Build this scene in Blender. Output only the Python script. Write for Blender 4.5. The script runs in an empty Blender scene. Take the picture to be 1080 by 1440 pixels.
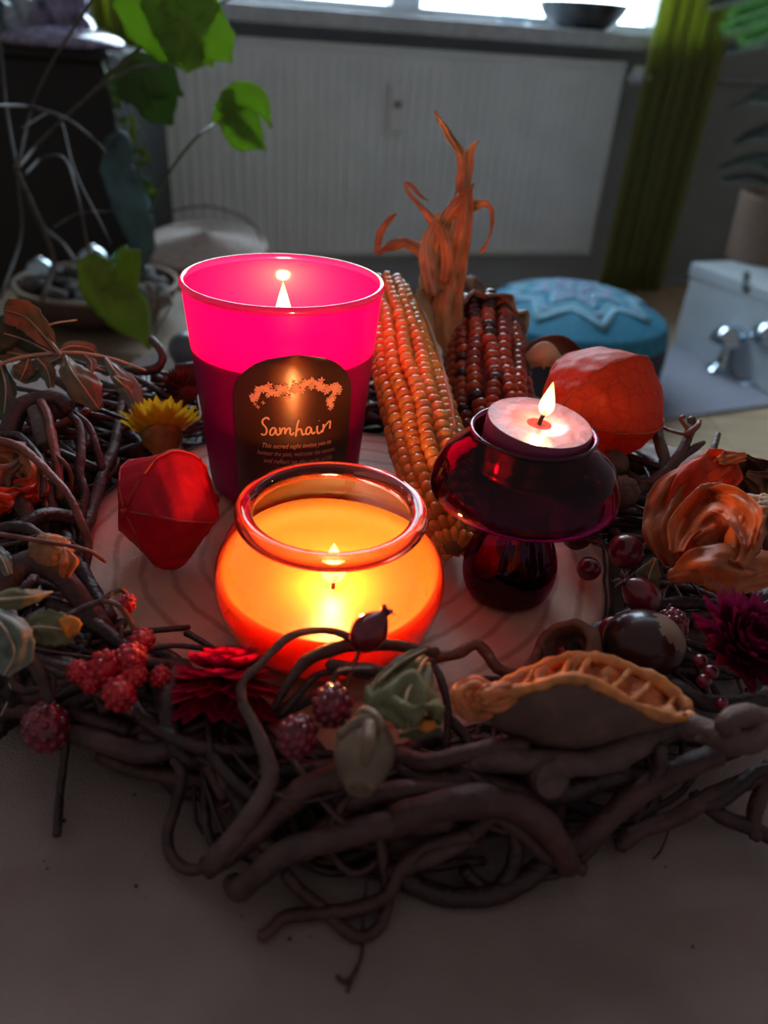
import bpy, bmesh, math, random
from mathutils import Vector, Matrix, Quaternion, noise
random.seed(7)
PI = math.pi
SC = bpy.context.scene
COL = SC.collection

# ---------------------------------------------------------------- camera
PITCH, ROLL = math.radians(31.5), math.radians(4.0)
EYE = Vector((0, 0, 0.62))
FPX = 1080.0
c_f = Vector((0, math.cos(PITCH), -math.sin(PITCH)))
up0 = Vector((0, math.sin(PITCH), math.cos(PITCH)))
c_r = Vector((1, 0, 0)) * math.cos(ROLL) + up0 * math.sin(ROLL)
c_u = up0 * math.cos(ROLL) - Vector((1, 0, 0)) * math.sin(ROLL)
cd = bpy.data.cameras.new('camera'); cam = bpy.data.objects.new('camera', cd); COL.objects.link(cam)
cam.matrix_world = Matrix.Translation(EYE) @ Matrix((c_r, c_u, -c_f)).transposed().to_4x4()
cd.sensor_width = 36; cd.lens = 27.0; cd.clip_start = 0.01; cd.clip_end = 50
cd.dof.use_dof = True; cd.dof.focus_distance = 0.275; cd.dof.aperture_fstop = 9.0
SC.camera = cam

# ---------------------------------------------------------------- world, light, exposure
SC.view_settings.view_transform = 'Standard'
SC.view_settings.look = 'None'
SC.view_settings.exposure = 0.0
SC.view_settings.gamma = 1.0
SC.view_settings.use_curve_mapping = False
W = bpy.data.worlds.new('world'); SC.world = W; W.use_nodes = True
bg = W.node_tree.nodes['Background']
bg.inputs[0].default_value = (1.0, 0.95, 0.96, 1); bg.inputs[1].default_value = 0.15
FLAME_PINK, FLAME_JAR, FLAME_TEA = .32, .19, .058     # watts of the three flames
SKY_OUT = 12.0

ZT = 0.435            # top of the cloth on the table
ZS = ZT + 0.015       # top of the wooden slice
WALL_YAW = math.radians(18)
wdir = Vector((math.cos(WALL_YAW), math.sin(WALL_YAW), 0))
wnor = Vector((math.sin(WALL_YAW), -math.cos(WALL_YAW), 0))   # towards the room
WQ = Vector((0.25, 2.35, 0))

def ray(px, py):
    return c_f + c_r * ((px - 540) / FPX) - c_u * ((py - 720) / FPX)
def H(px, py, h):       # place seen at a pixel, h millimetres above the cloth
    d = ray(px, py); return EYE + d * ((ZT + h * 0.001 - EYE.z) / d.z)
def F(px, py, y):       # at a forward distance
    d = ray(px, py); return EYE + d * (y / d.y)
def WP(px, py, off=0.0):   # on the rear wall
    d = ray(px, py); p0 = WQ + wnor * off
    return EYE + d * ((p0 - EYE).dot(wnor) / d.dot(wnor))
def FL(px, py, z=0.0):
    d = ray(px, py); return EYE + d * ((z - EYE.z) / d.z)
def dep(p): return (p - EYE).dot(c_f)

# ---------------------------------------------------------------- materials
def nd(nt, t, **kw):
    n = nt.nodes.new(t)
    for k, v in kw.items(): setattr(n, k, v)
    return n
def mat(name, col, rough=0.6, metal=0.0, var=0.25, scale=60, bump=0.0, bscale=None, col2=None, trans=0.0,
        sss=0.0, sssr=(1, .4, .2), ssss=0.01, coat=0.0, stretch=None, spec=0.5, detail=4, tcol=None, lo=.35, hi=.65, kind='noise'):
    m = bpy.data.materials.new(name); m.use_nodes = True; nt = m.node_tree
    b = nt.nodes['Principled BSDF']; out = nt.nodes['Material Output']
    tc = nd(nt, 'ShaderNodeTexCoord'); mp = nd(nt, 'ShaderNodeMapping'); nt.links.new(tc.outputs['Object'], mp.inputs[0])
    if stretch: mp.inputs['Scale'].default_value = stretch
    if kind == 'wave':
        n = nd(nt, 'ShaderNodeTexWave'); n.inputs['Scale'].default_value = scale; n.inputs['Distortion'].default_value = 3
        fac = n.outputs['Fac']
    elif kind == 'voronoi':
        n = nd(nt, 'ShaderNodeTexVoronoi'); n.feature = 'DISTANCE_TO_EDGE'; n.inputs['Scale'].default_value = scale; fac = n.outputs['Distance']
    else:
        n = nd(nt, 'ShaderNodeTexNoise'); n.inputs['Scale'].default_value = scale; n.inputs['Detail'].default_value = detail; fac = n.outputs['Fac']
    nt.links.new(mp.outputs[0], n.inputs['Vector'])
    r = nd(nt, 'ShaderNodeValToRGB')
    c2 = col2 or tuple(min(1, c * (1 + var)) for c in col); c1 = col if col2 else tuple(c * (1 - var) for c in col)
    r.color_ramp.elements[0].color = (*c1, 1); r.color_ramp.elements[1].color = (*c2, 1)
    r.color_ramp.elements[0].position = lo; r.color_ramp.elements[1].position = hi
    nt.links.new(fac, r.inputs[0]); nt.links.new(r.outputs[0], b.inputs['Base Color'])
    b.inputs['Roughness'].default_value = rough; b.inputs['Metallic'].default_value = metal
    b.inputs['Specular IOR Level'].default_value = spec; b.inputs['Coat Weight'].default_value = coat; b.inputs['Coat Roughness'].default_value = .08
    if sss:
        b.inputs['Subsurface Weight'].default_value = sss; b.inputs['Subsurface Radius'].default_value = sssr; b.inputs['Subsurface Scale'].default_value = ssss
    if bump:
        n2 = nd(nt, 'ShaderNodeTexNoise'); n2.inputs['Scale'].default_value = bscale or scale * 3; n2.inputs['Detail'].default_value = 5
        nt.links.new(mp.outputs[0], n2.inputs['Vector'])
        bp = nd(nt, 'ShaderNodeBump'); bp.inputs['Strength'].default_value = bump; bp.inputs['Distance'].default_value = 0.001
        nt.links.new(n2.outputs['Fac'], bp.inputs['Height']); nt.links.new(bp.outputs[0], b.inputs['Normal'])
    if trans:
        t = nd(nt, 'ShaderNodeBsdfTranslucent'); mx = nd(nt, 'ShaderNodeMixShader'); mx.inputs[0].default_value = trans
        if tcol: t.inputs[0].default_value = (*tcol, 1)
        else: nt.links.new(r.outputs[0], t.inputs[0])
        nt.links.new(b.outputs[0], mx.inputs[1]); nt.links.new(t.outputs[0], mx.inputs[2]); nt.links.new(mx.outputs[0], out.inputs[0])
    return m
def thin_glass(name, tint, gloss=1.0, rough=0.03, ior=1.5, haze=0.0, hcol=(1, 1, 1), gcol=(1, 1, 1)):
    m = bpy.data.materials.new(name); m.use_nodes = True; nt = m.node_tree; nt.nodes.clear()
    out = nd(nt, 'ShaderNodeOutputMaterial'); tr = nd(nt, 'ShaderNodeBsdfTransparent'); gl = nd(nt, 'ShaderNodeBsdfGlossy'); fr = nd(nt, 'ShaderNodeLayerWeight')
    tr.inputs[0].default_value = (*tint, 1); gl.inputs['Roughness'].default_value = rough; fr.inputs[0].default_value = .5
    gl.inputs[0].default_value = (*(gloss * c for c in gcol), 1)
    f0 = 2 * ((ior - 1) / (ior + 1)) ** 2
    pw = nd(nt, 'ShaderNodeMath', operation='POWER'); pw.inputs[1].default_value = 5; nt.links.new(fr.outputs['Facing'], pw.inputs[0])
    ma = nd(nt, 'ShaderNodeMath', operation='MULTIPLY_ADD'); ma.inputs[1].default_value = 1 - f0; ma.inputs[2].default_value = f0; nt.links.new(pw.outputs[0], ma.inputs[0])
    mx = nd(nt, 'ShaderNodeMixShader'); nt.links.new(ma.outputs[0], mx.inputs[0]); nt.links.new(gl.outputs[0], mx.inputs[2])
    if haze:
        df = nd(nt, 'ShaderNodeBsdfTranslucent'); df.inputs[0].default_value = (*hcol, 1); m2 = nd(nt, 'ShaderNodeMixShader'); m2.inputs[0].default_value = haze
        nt.links.new(tr.outputs[0], m2.inputs[1]); nt.links.new(df.outputs[0], m2.inputs[2]); nt.links.new(m2.outputs[0], mx.inputs[1])
    else: nt.links.new(tr.outputs[0], mx.inputs[1])
    nt.links.new(mx.outputs[0], out.inputs[0]); return m
def solid_glass(name, tint, rough=0.02, ior=1.45):
    m = bpy.data.materials.new(name); m.use_nodes = True; b = m.node_tree.nodes['Principled BSDF']
    b.inputs['Base Color'].default_value = (*tint, 1); b.inputs['Roughness'].default_value = rough
    b.inputs['Transmission Weight'].default_value = 1; b.inputs['IOR'].default_value = ior; return m
def emis(name, col, s):
    m = bpy.data.materials.new(name); m.use_nodes = True; nt = m.node_tree; nt.nodes.clear()
    o = nd(nt, 'ShaderNodeOutputMaterial'); e = nd(nt, 'ShaderNodeEmission'); e.inputs[0].default_value = (*col, 1); e.inputs[1].default_value = s
    nt.links.new(e.outputs[0], o.inputs[0]); return m
def flame_mat(name, s):
    m = bpy.data.materials.new(name); m.use_nodes = True; nt = m.node_tree; nt.nodes.clear()
    o = nd(nt, 'ShaderNodeOutputMaterial'); e = nd(nt, 'ShaderNodeEmission'); tc = nd(nt, 'ShaderNodeTexCoord'); sp = nd(nt, 'ShaderNodeSeparateXYZ')
    r = nd(nt, 'ShaderNodeValToRGB'); nt.links.new(tc.outputs['Generated'], sp.inputs[0]); nt.links.new(sp.outputs['Z'], r.inputs[0])
    el = r.color_ramp.elements; el[0].color = (.35, .14, .08, 1); el[0].position = 0; el[1].color = (1, .40, .07, 1); el[1].position = 1
    x = el.new(.22); x.color = (1, .58, .20, 1); x = el.new(.7); x.color = (1, .62, .20, 1)
    nt.links.new(r.outputs[0], e.inputs[0]); e.inputs[1].default_value = s
    t = nd(nt, 'ShaderNodeBsdfTransparent'); a = nd(nt, 'ShaderNodeAddShader'); nt.links.new(e.outputs[0], a.inputs[0]); nt.links.new(t.outputs[0], a.inputs[1]); nt.links.new(a.outputs[0], o.inputs[0]); return m

# ---------------------------------------------------------------- object helpers
def link(name, me, m=None, parent=None, smooth=True, loc=None):
    o = bpy.data.objects.new(name, me); COL.objects.link(o)
    if m is not None:
        if isinstance(m, (list, tuple)):
            for x in m: me.materials.append(x)
        elif not me.materials: me.materials.append(m)
    if smooth and me.polygons: me.polygons.foreach_set('use_smooth', [True] * len(me.polygons))
    if parent: o.parent = parent
    if loc is not None: o.location = loc
    return o
def mk(name, vs, fs, m=None, parent=None, smooth=True):
    me = bpy.data.meshes.new(name); me.from_pydata([tuple(v) for v in vs], [], fs); me.update()
    return link(name, me, m, parent, smooth)
def frombm(name, bm, m=None, parent=None, smooth=True):
    me = bpy.data.meshes.new(name); bm.to_mesh(me); bm.free(); return link(name, me, m, parent, smooth)
def tag(o, label=None, cat=None, group=None, kind=None):
    if label: o['label'] = label
    if cat: o['category'] = cat
    if group: o['group'] = group
    if kind: o['kind'] = kind
    return o
def thing(name, label, cat, loc, group=None):
    o = bpy.data.objects.new(name, None); COL.objects.link(o); o.empty_display_size = .01; o.location = loc
    return tag(o, label, cat, group)
def put(o, root):       # world-built mesh becomes a child of a placed empty
    o.parent = root; o.matrix_parent_inverse = Matrix.Translation(root.location).inverted(); return o
def solid(o, t=0.0003):
    md = o.modifiers.new('solidify', 'SOLIDIFY'); md.thickness = t; md.offset = 0; return o
def bevel(o, w, s=2):
    md = o.modifiers.new('bevel', 'BEVEL'); md.width = w; md.segments = s; md.limit_method = 'ANGLE'; return o

def catmull(P, n):
    P = [Vector(p) for p in P]
    if len(P) == 2: P = [P[0], (P[0] + P[1]) / 2, P[1]]
    Q = [2 * P[0] - P[1]] + P + [2 * P[-1] - P[-2]]
    out = []
    segs = len(P) - 1
    for k in range(n + 1):
        t = k / n * segs; i = min(int(t), segs - 1); u = t - i
        a, b, c, d = Q[i], Q[i + 1], Q[i + 2], Q[i + 3]
        out.append(0.5 * ((2 * b) + (c - a) * u + (2 * a - 5 * b + 4 * c - d) * u * u + (3 * b - a - 3 * c + d) * u ** 3))
    return out
def tube_geo(P, R, ns=8, rough=0.0, seed=0.0, vs=None, fs=None, flatend=False):
    vs = [] if vs is None else vs; fs = [] if fs is None else fs
    n = len(P); base = len(vs)
    T = (P[1] - P[0]).normalized(); N = T.orthogonal().normalized()
    for i in range(n):
        T2 = (P[min(i + 1, n - 1)] - P[max(i - 1, 0)])
        if T2.length > 1e-9: T2.normalize()
        else: T2 = T
        N = (T.rotation_difference(T2) @ N); T = T2; B = T.cross(N)
        r = R[i]
        if rough: r *= 1 + rough * noise.noise(P[i] * 180 + Vector((seed, 0, 0)))
        for k in range(ns):
            a = 2 * PI * k / ns; d = N * math.cos(a) + B * math.sin(a)
            rr = r * (1 + rough * .5 * noise.noise((P[i] + d * .003) * 500)) if rough else r
            vs.append(P[i] + d * rr)
    for i in range(n - 1):
        for k in range(ns):
            a = base + i * ns + k; b = base + i * ns + (k + 1) % ns
            fs.append((a, b, b + ns, a + ns))
    for e, s in ((0, -1), (n - 1, 1)):
        c = len(vs); dirv = (P[e] - P[e + (1 if e == 0 else -1)]).normalized()
        vs.append(P[e] + (Vector() if flatend else dirv * R[e] * .6))
        for k in range(ns):
            a = base + e * ns + k; b = base + e * ns + (k + 1) % ns
            fs.append((b, a, c) if s < 0 else (a, b, c))
    return vs, fs
def tube(name, pts, r0, r1=None, m=None, root=None, n=None, ns=8, rough=0.0, rm=None, flatend=False):
    n = n or max(6, 5 * (len(pts) - 1)); P = catmull(pts, n); r1 = r0 if r1 is None else r1
    R = []
    for i in range(n + 1):
        t = i / n
        R.append((r0 * (1 - t) + r1 * t) if rm is None else (r0 * (1 - 2 * t) + rm * 2 * t if t < .5 else rm * (2 - 2 * t) + r1 * (2 * t - 1)))
    vs, fs = tube_geo(P, R, ns, rough, random.random() * 99, flatend=flatend)
    o = mk(name, vs, fs, m)
    if root is not None: put(o, root)
    return o
def lathe(name, prof, m=None, parent=None, seg=48, cap=False, fn=None):
    vs, fs = [], []; n = len(prof)
    for (r, z) in prof:
        for k in range(seg):
            a = 2 * PI * k / seg; q = r * (fn(a, z) if fn else 1); vs.append((q * math.cos(a), q * math.sin(a), z))
    for i in range(n - 1):
        for k in range(seg):
            a = i * seg + k; b = i * seg + (k + 1) % seg; fs.append((a, b, b + seg, a + seg))
    if cap: fs.append(tuple(range(seg))[::-1]); fs.append(tuple((n - 1) * seg + k for k in range(seg)))
    o = mk(name, vs, fs, m, parent); return o
def smoothprof(pts, n=30):
    return [(max(p.x, 0), p.y) for p in catmull([Vector((a, b, 0)) for a, b in pts], n)]
def blade(name, pts, ws, m=None, root=None, fold=0.25, curl=0.0, n=18, na=6, crink=0.0, teeth=0.0, nt=14, twist=0.0, wn=None, face=None, asym=(1, 1), thick=.0002, ridge=0.0, cfq=6.0):
    """thin leaf or husk strip along a spine; ws = half widths (m) along it"""
    P = catmull(pts, n); vs, fs = [], []; sd = random.random() * 50
    for i in range(n + 1):
        t = i / n; x = t * (len(ws) - 1); k = min(int(x), len(ws) - 2); u = x - k; u2 = u * u * (3 - 2 * u)
        w = ws[k] * (1 - u2) + ws[k + 1] * u2
        T = (P[min(i + 1, n)] - P[max(i - 1, 0)]).normalized()
        V = face if face is not None else (EYE - P[i]).normalized()
        S = T.cross(V).normalized(); N = S.cross(T).normalized()
        if twist:
            q = Quaternion(T, twist * t); S = q @ S; N = q @ N
        for j in range(-na, na + 1):
            s = j / na; ww = w * (asym[0] if s < 0 else asym[1])
            if teeth and abs(j) == na: ww *= 1 + teeth * ((t * nt) % 1 - .5)
            off = N * (-(fold) * ww * (abs(s) ** 1.5) + curl * ww * s * s)
            p = P[i] + S * ww * s + off
            if crink: p += N * crink * w * (noise.noise(Vector((s * 2.2 + sd, t * cfq, sd))) + ridge * (.35 - abs(noise.noise(Vector((s * 4.5 + sd, t * 9, sd * 2)))) * 1.6))
            vs.append(p)
    q = 2 * na + 1
    for i in range(n):
        for j in range(q - 1):
            a = i * q + j; fs.append((a, a + 1, a + 1 + q, a + q))
    o = mk(name, vs, fs, m)
    if thick: solid(o, thick)
    if root is not None: put(o, root)
    return o
def px(p, w): return w * dep(p) / FPX      # a width in image pixels at a place, in metres
def box(name, c, s, m=None, parent=None, rz=0, bev=0.0):
    bm = bmesh.new(); bmesh.ops.create_cube(bm, size=1); bmesh.ops.scale(bm, vec=s, verts=bm.verts)
    o = frombm(name, bm, m, parent, False); o.location = c; o.rotation_euler.z = rz
    if bev: bevel(o, bev)
    return o
def look_rot(o, z):        # local +z along a direction
    o.rotation_mode = 'QUATERNION'; o.rotation_quaternion = Vector((0, 0, 1)).rotation_difference(Vector(z).normalized())
# ================================================================ the setting
def wl(u, z, off=0.0):      # along the rear wall
    return WQ + wdir * u + wnor * off + Vector((0, 0, z))
def wu(p): return (p - WQ).dot(wdir)
M = {}
M['floor'] = mat('laminate', (.50, .38, .24), .45, var=.2, scale=6, stretch=(1, 14, 1), bump=.1)
M['wall'] = mat('wall_paint', (.56, .61, .66), .8, var=.05, scale=8, bump=.1, bscale=300)
M['panel'] = mat('panel_paint', (.19, .21, .21), .7, var=.08, scale=8)
M['rad'] = mat('radiator_enamel', (.82, .89, .93), .45, var=.04, scale=10)
M['radd'] = mat('radiator_shade', (.20, .21, .22), .5, var=.05, scale=10)
M['sill'] = mat('sill_stone', (.5, .56, .62), .35, var=.12, scale=40)
M['frame'] = mat('window_frame', (.65, .67, .68), .4, var=.04, scale=10)
M['chrome'] = mat('chrome', (.75, .78, .82), .12, metal=1, var=.03, scale=10)
M['white'] = mat('white_plastic', (.8, .82, .84), .4, var=.03, scale=10)
M['curtain'] = mat('green_curtain', (.34, .35, .15), .9, var=.25, scale=300, stretch=(1, 1, .15), trans=.55, tcol=(.5, .56, .12))
M['cloth'] = mat('table_cloth', (.31, .225, .205), .62, var=.10, scale=35, bump=.5, bscale=1400, spec=.35)
M['table'] = mat('table_wood', (.16, .10, .06), .5, var=.2, scale=8, stretch=(1, 10, 10))

floor = tag(mk('floor', [(-3, -1, -.02), (3, -1, -.02), (3, 3.6, -.02), (-3, 3.6, -.02)], [(0, 1, 2, 3)], M['floor'], smooth=False), kind='structure')
bm = bmesh.new(); bmesh.ops.create_cube(bm, size=1); bmesh.ops.scale(bm, vec=(.185, 1.19, .02), verts=bm.verts)
bmesh.ops.bevel(bm, geom=bm.edges[:], offset=.002, segments=1, affect='EDGES')
pm = bpy.data.meshes.new('plank'); bm.to_mesh(pm); bm.free(); pm.materials.append(M['floor'])
for i in range(-8, 12):
    for j in range(4):
        o = bpy.data.objects.new('plank', pm); COL.objects.link(o); o.parent = floor
        o.location = (i * .187, -.3 + j * 1.193 + (i % 3) * .37 - .37, -.0105)

tl, tr_, br_ = WP(190, 42, .10), WP(880, 95, .10), WP(830, 358, .10)
RU0, RU1 = wu(tl), (wu(tr_) + wu(br_)) / 2
RT, RB = tr_.z, br_.z
SZ = WP(600, 24, .14).z
print('radiator', RU0, RU1, RT, RB, 'sill', SZ)
def wbox(name, u0, u1, z0, z1, o0, o1, m, parent=None, bev=0.0):
    vs = [wl(u, z, o) for z in (z0, z1) for o in (o0, o1) for u in (u0, u1)]
    fs = [(0, 1, 3, 2), (4, 6, 7, 5), (0, 4, 5, 1), (2, 3, 7, 6), (0, 2, 6, 4), (1, 5, 7, 3)]
    o = mk(name, vs, fs, m, None, False)
    bm = bmesh.new(); bm.from_mesh(o.data); bmesh.ops.recalc_face_normals(bm, faces=bm.faces); bm.to_mesh(o.data); bm.free()
    if parent is not None: put(o, parent)
    if bev: bevel(o, bev)
    return o
WU0, WU1 = wu(WP(120, 20)), wu(WP(960, 40))
w = wbox('wall_back', -2.6, 1.9, -.02, SZ - .035, -.12, 0, M['wall']); tag(w, kind='structure')
w = wbox('wall_back_side', WU1 + .02, 1.9, SZ - .035, 2.5, -.12, 0, M['wall']); tag(w, kind='structure'); w.name = 'wall_back_pier'
w = wbox('wall_back_pier', -2.6, WU0 - .02, SZ - .035, 2.5, -.12, 0, M['wall']); tag(w, kind='structure')
w = wbox('wall_back_lintel', WU0 - .02, WU1 + .02, 2.0, 2.5, -.12, 0, M['wall']); tag(w, kind='structure')
w = wbox('trim_1', WU0 - .05, WU1 + .0, SZ - .035, SZ, -.12, .14, M['sill'], bev=.004); tag(w, 'grey stone window sill', kind='structure')
win = thing('window_1', None, None, wl((WU0 + WU1) / 2, SZ, -.08)); win['kind'] = 'structure'
fo = -.09
for (a, b, z0, z1) in ((WU0 - .02, WU1 + .02, SZ, SZ + .025), (WU0 - .02, WU1 + .02, 1.94, 2.0), (WU0 - .02, WU0 + .05, SZ + .025, 1.94), (WU1 - .05, WU1 + .02, SZ + .025, 1.94), ((WU0 + WU1) / 2 - .04, (WU0 + WU1) / 2 + .04, SZ + .025, 1.94)):
    wbox('window_frame', a, b, z0, z1, fo - .03, fo + .03, M['frame'], win, .004)
M['pane'] = thin_glass('pane_glass', (.93, .96, .97), 1, .0, 1.5)
for (a, b) in ((WU0 + .05, (WU0 + WU1) / 2 - .04), ((WU0 + WU1) / 2 + .04, WU1 - .05)):
    wbox('pane', a, b, SZ + .025, 1.94, fo - .003, fo + .003, M['pane'], win)
sky = wbox('sky', -3.0, 2.6, SZ + .02, 3.2, -.62, -.60, emis('overcast_sky', (.72, .86, 1.0), SKY_OUT)); tag(sky, kind='structure')

# radiator
rad = thing('radiator', 'white ribbed panel radiator on the wall under the window sill', 'radiator', wl((RU0 + RU1) / 2, RB, .06))
n = 46; vs = []; fs = []
prof = []
for i in range(n):
    u0 = RU0 + .02 + (RU1 - RU0 - .04) * i / n; du = (RU1 - RU0 - .04) / n
    prof += [(u0, 0), (u0 + du * .55, 0), (u0 + du * .68, -.006), (u0 + du * .87, -.006)]
prof.append((RU1 - .02, 0))
rows = [RB, RB + .012, RB + .03, RT - .03, RT - .012, RT]
for zi, z in enumerate(rows):
    for (u, d) in prof:
        dd = d if 2 <= zi <= 3 else 0
        vs.append(wl(u, z, .10 + dd - (.006 if zi in (0, 5) else 0)))
q = len(prof)
for zi in range(len(rows) - 1):
    for j in range(q - 1):
        a = zi * q + j; fs.append((a, a + 1, a + 1 + q, a + q))
put(mk('ribbed_panel', vs, fs, M['rad'], None, False), rad)
wbox('side_cover', RU0, RU0 + .02, RB, RT, .02, .102, M['rad'], rad, .003)
wbox('side_cover', RU1 - .02, RU1, RB, RT, .02, .102, M['rad'], rad, .003)
wbox('top_grille', RU0, RU1, RT, RT + .012, .02, .104, M['rad'], rad, .003)
wbox('rear_panel', RU0 + .02, RU1 - .02, RB + .01, RT - .01, .02, .04, M['radd'], rad)
a = WP(548, 118, .11); b = WP(566, 186, .11); ha = wu(WP(557, 150, .11))
hc = wbox('heat_meter', ha - .019, ha + .019, b.z, a.z, .10, .122, M['white'], rad, .006)
dsp = wbox('meter_window', ha - .010, ha + .010, a.z - .05, a.z - .035, .122, .1235, M['radd'], None); dsp.parent = hc; dsp.matrix_parent_inverse = hc.matrix_world.inverted()
pv = WP(884, 108, .10)
vt = tube('valve', [pv, pv + wdir * .03], .011, .011, M['chrome'], rad, ns=12)
kp = WP(888, 106, .115); kd = (WP(925, 110, .15) - kp)
M['chrome2'] = mat('knob_grey', (.62, .68, .78), .3, metal=.5, var=.05, scale=10)
kn = tube('thermostat_knob', [kp, kp + kd * .15, kp + kd * .5, kp + kd], .027, .028, M['chrome2'], rad, ns=20, flatend=True)
pipe = tube('pipe', [pv + wdir * .02, pv + wdir * .02 - wnor * .09], .008, .008, M['rad'], rad)

# curtains
def curtain(name, top, bot, z1, z0, m, label, root_loc, pl=7, amp=.022, off=.17):
    t = thing(name, label, 'curtain', root_loc)
    nu, nz = pl * 12, 24; vs = []; fs = []
    for j in range(nz + 1):
        v = j / nz; z = z1 + (z0 - z1) * v
        for i in range(nu + 1):
            s = i / nu
            u = (top[0] + (top[1] - top[0]) * s) * (1 - v) + (bot[0] + (bot[1] - bot[0]) * s) * v
            a = amp * (math.sin(s * pl * 2 * PI) + .35 * math.sin(s * pl * 4.7 * PI + 1 + v)) * (.7 + .5 * v)
            vs.append(wl(u + .3 * a * math.cos(s * pl * 2 * PI), z, off + a))
    for j in range(nz):
        for i in range(nu):
            a = j * (nu + 1) + i; fs.append((a, a + 1, a + nu + 2, a + nu + 1))
    put(solid(mk('fabric', vs, fs, m), .0015), t)
    put(tube('hem', [wl(bot[0] + (bot[1] - bot[0]) * k / (pl * 4), z0 + .004, off + amp * 1.2 * math.sin(k * PI / 2)) for k in range(pl * 4 + 1)], .003, .003, m, None, n=pl * 12), t)
    return t
cu0 = wu(WP(918, 60, .17)); cu1 = wu(WP(1030, 60, .17)); cb0 = wu(WP(835, 395, .17)); cb1 = wu(WP(960, 395, .17))
curtain('curtain', (cu0, cu1 + .02), (cu0 - .02, cu1 - .04), 2.05, .03, M['curtain'], 'olive green curtain hanging beside the thermostat knob of the radiator', wl((cu0 + cu1) / 2, .03, .17), 6)
cu2 = wu(WP(60, 60, .2)); cu3 = wu(WP(205, 60, .2))
curtain('curtain', (cu2, cu3), (cu2, cu3), 2.05, .03, M['curtain'], 'yellow-green curtain behind the big leaves of the houseplant', wl((cu2 + cu3) / 2, .03, .2), 6, off=.2)
# panel on the wall right of the curtain
pu = wu(WP(985, 200, .05)); 
wp_ = thing('wall_panel', 'dark grey wall panel behind the potted conifer', 'panel', wl(pu + .5, .3, 0.02))
wbox('panel_board', pu - .1, pu + 1.2, .02, WP(1040, 118, .03).z, .001, .03, M['panel'], wp_)
wbox('panel_rail', pu - .1, pu + 1.2, WP(1040, 118, .03).z, WP(1040, 108, .03).z, .001, .045, M['panel'], wp_, .004)
wbox('panel_board', pu - .1, pu + 1.2, WP(1040, 108, .03).z, 1.6, .001, .03, M['panel'], wp_)

# ================================================================ table and cloth
tb = thing('table', 'low wooden coffee table hidden under the cloth', 'table', (0, .1, 0))
TY, TX = .66, .80     # size
trz = math.radians(-9); tc = Vector((-.02, .088, 0))
def tloc(x, y, z): 
    return tc + Vector((x * math.cos(trz) - y * math.sin(trz), x * math.sin(trz) + y * math.cos(trz), z))
b_ = box('table_top', tloc(0, 0, ZT - .0175), (TX, TY, .03), M['table'], None, trz, .004); put(b_, tb)
for sx in (-1, 1):
    for sy in (-1, 1):
        b_ = box('leg', tloc(sx * (TX / 2 - .05), sy * (TY / 2 - .05), (ZT - .033) / 2), (.05, .05, ZT - .033), M['table'], None, trz, .003); put(b_, tb)
vs, fs = [], []
nx, ny = 90, 80; ov = .05
for j in range(ny + 1):
    for i in range(nx + 1):
        x = (i / nx - .5) * (TX + 2 * ov); y = (j / ny - .5) * (TY + 2 * ov)
        dx = max(0, abs(x) - TX / 2 - .002); dy = max(0, abs(y) - TY / 2 - .002); d = max(dx, dy)
        xx = math.copysign(min(abs(x), TX / 2 + .006), x); yy = math.copysign(min(abs(y), TY / 2 + .006), y)
        z = ZT - d + .0006 * noise.noise(Vector((x * 9, y * 7, 0))) + .0011 * math.sin(x * 26 + 2 * noise.noise(Vector((x * 4, y * 4, 3)))) - .0012
        r = math.hypot(x + .0, y - .13)
        vs.append(tloc(xx, yy, z))
for j in range(ny):
    for i in range(nx):
        a = j * (nx + 1) + i; fs.append((a, a + 1, a + nx + 2, a + nx + 1))
clo = mk('tablecloth', vs, fs, M['cloth']); solid(clo, .001)
tag(clo, 'plain beige grey cloth spread over the table under the wreath', 'tablecloth')

# ================================================================ background things, right
def at_plane(pxx, pyy, z): return FL(pxx, pyy, z)
M['teal'] = mat('teal_cotton', (.02, .19, .32), .8, var=.2, scale=90, bump=.4, bscale=500)
M['teald'] = mat('plum_shade_band', (.035, .025, .05), .8, var=.2, scale=60)  # plum lower band, also standing in for the shade on the cushion's side
M['print'] = mat('pale_print', (.18, .38, .50), .8, var=.15, scale=80)
M['printp'] = mat('pink_print', (.25, .30, .48), .8, var=.15, scale=80)
ch = .175
cc = at_plane(806, 428, ch); cr = px(cc, 136)
print('cushion', cc, cr)
cu = thing('floor_cushion', 'round teal meditation cushion with pale star mandala on its top', 'cushion', (cc.x, cc.y, 0.0))
def dome(r): return ch + .036 - .046 * (r / cr) ** 2 - .02 * (r / cr) ** 8
def pleat(a, z): return 1 + .008 * math.sin(a * 34) * (1 if abs(z - ch * .5) > .03 else .3)
prof = [(0.001, .004), (cr * .8, .004), (cr * .95, .02), (cr * 1.0, .045), (cr * 1.02, ch * .5)]
lathe('side_panel', smoothprof([(cr * .3, .001), (cr * .8, .002), (cr * .97, .02), (cr * 1.02, .07), (cr * 1.01, .125)], 20), M['teald'], cu, 96, fn=pleat)
lathe('top_panel', smoothprof([(cr * 1.01, .125), (cr * .975, dome(cr * .95) - .004), (cr * .9, dome(cr * .9)), (cr * .6, dome(cr * .6)), (cr * .3, dome(cr * .3)), (0, dome(0))], 30), M['teal'], cu, 96, fn=lambda a, z: 1 + .006 * math.sin(a * 34) * (1 if z < ch - .02 else 0))
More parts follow.
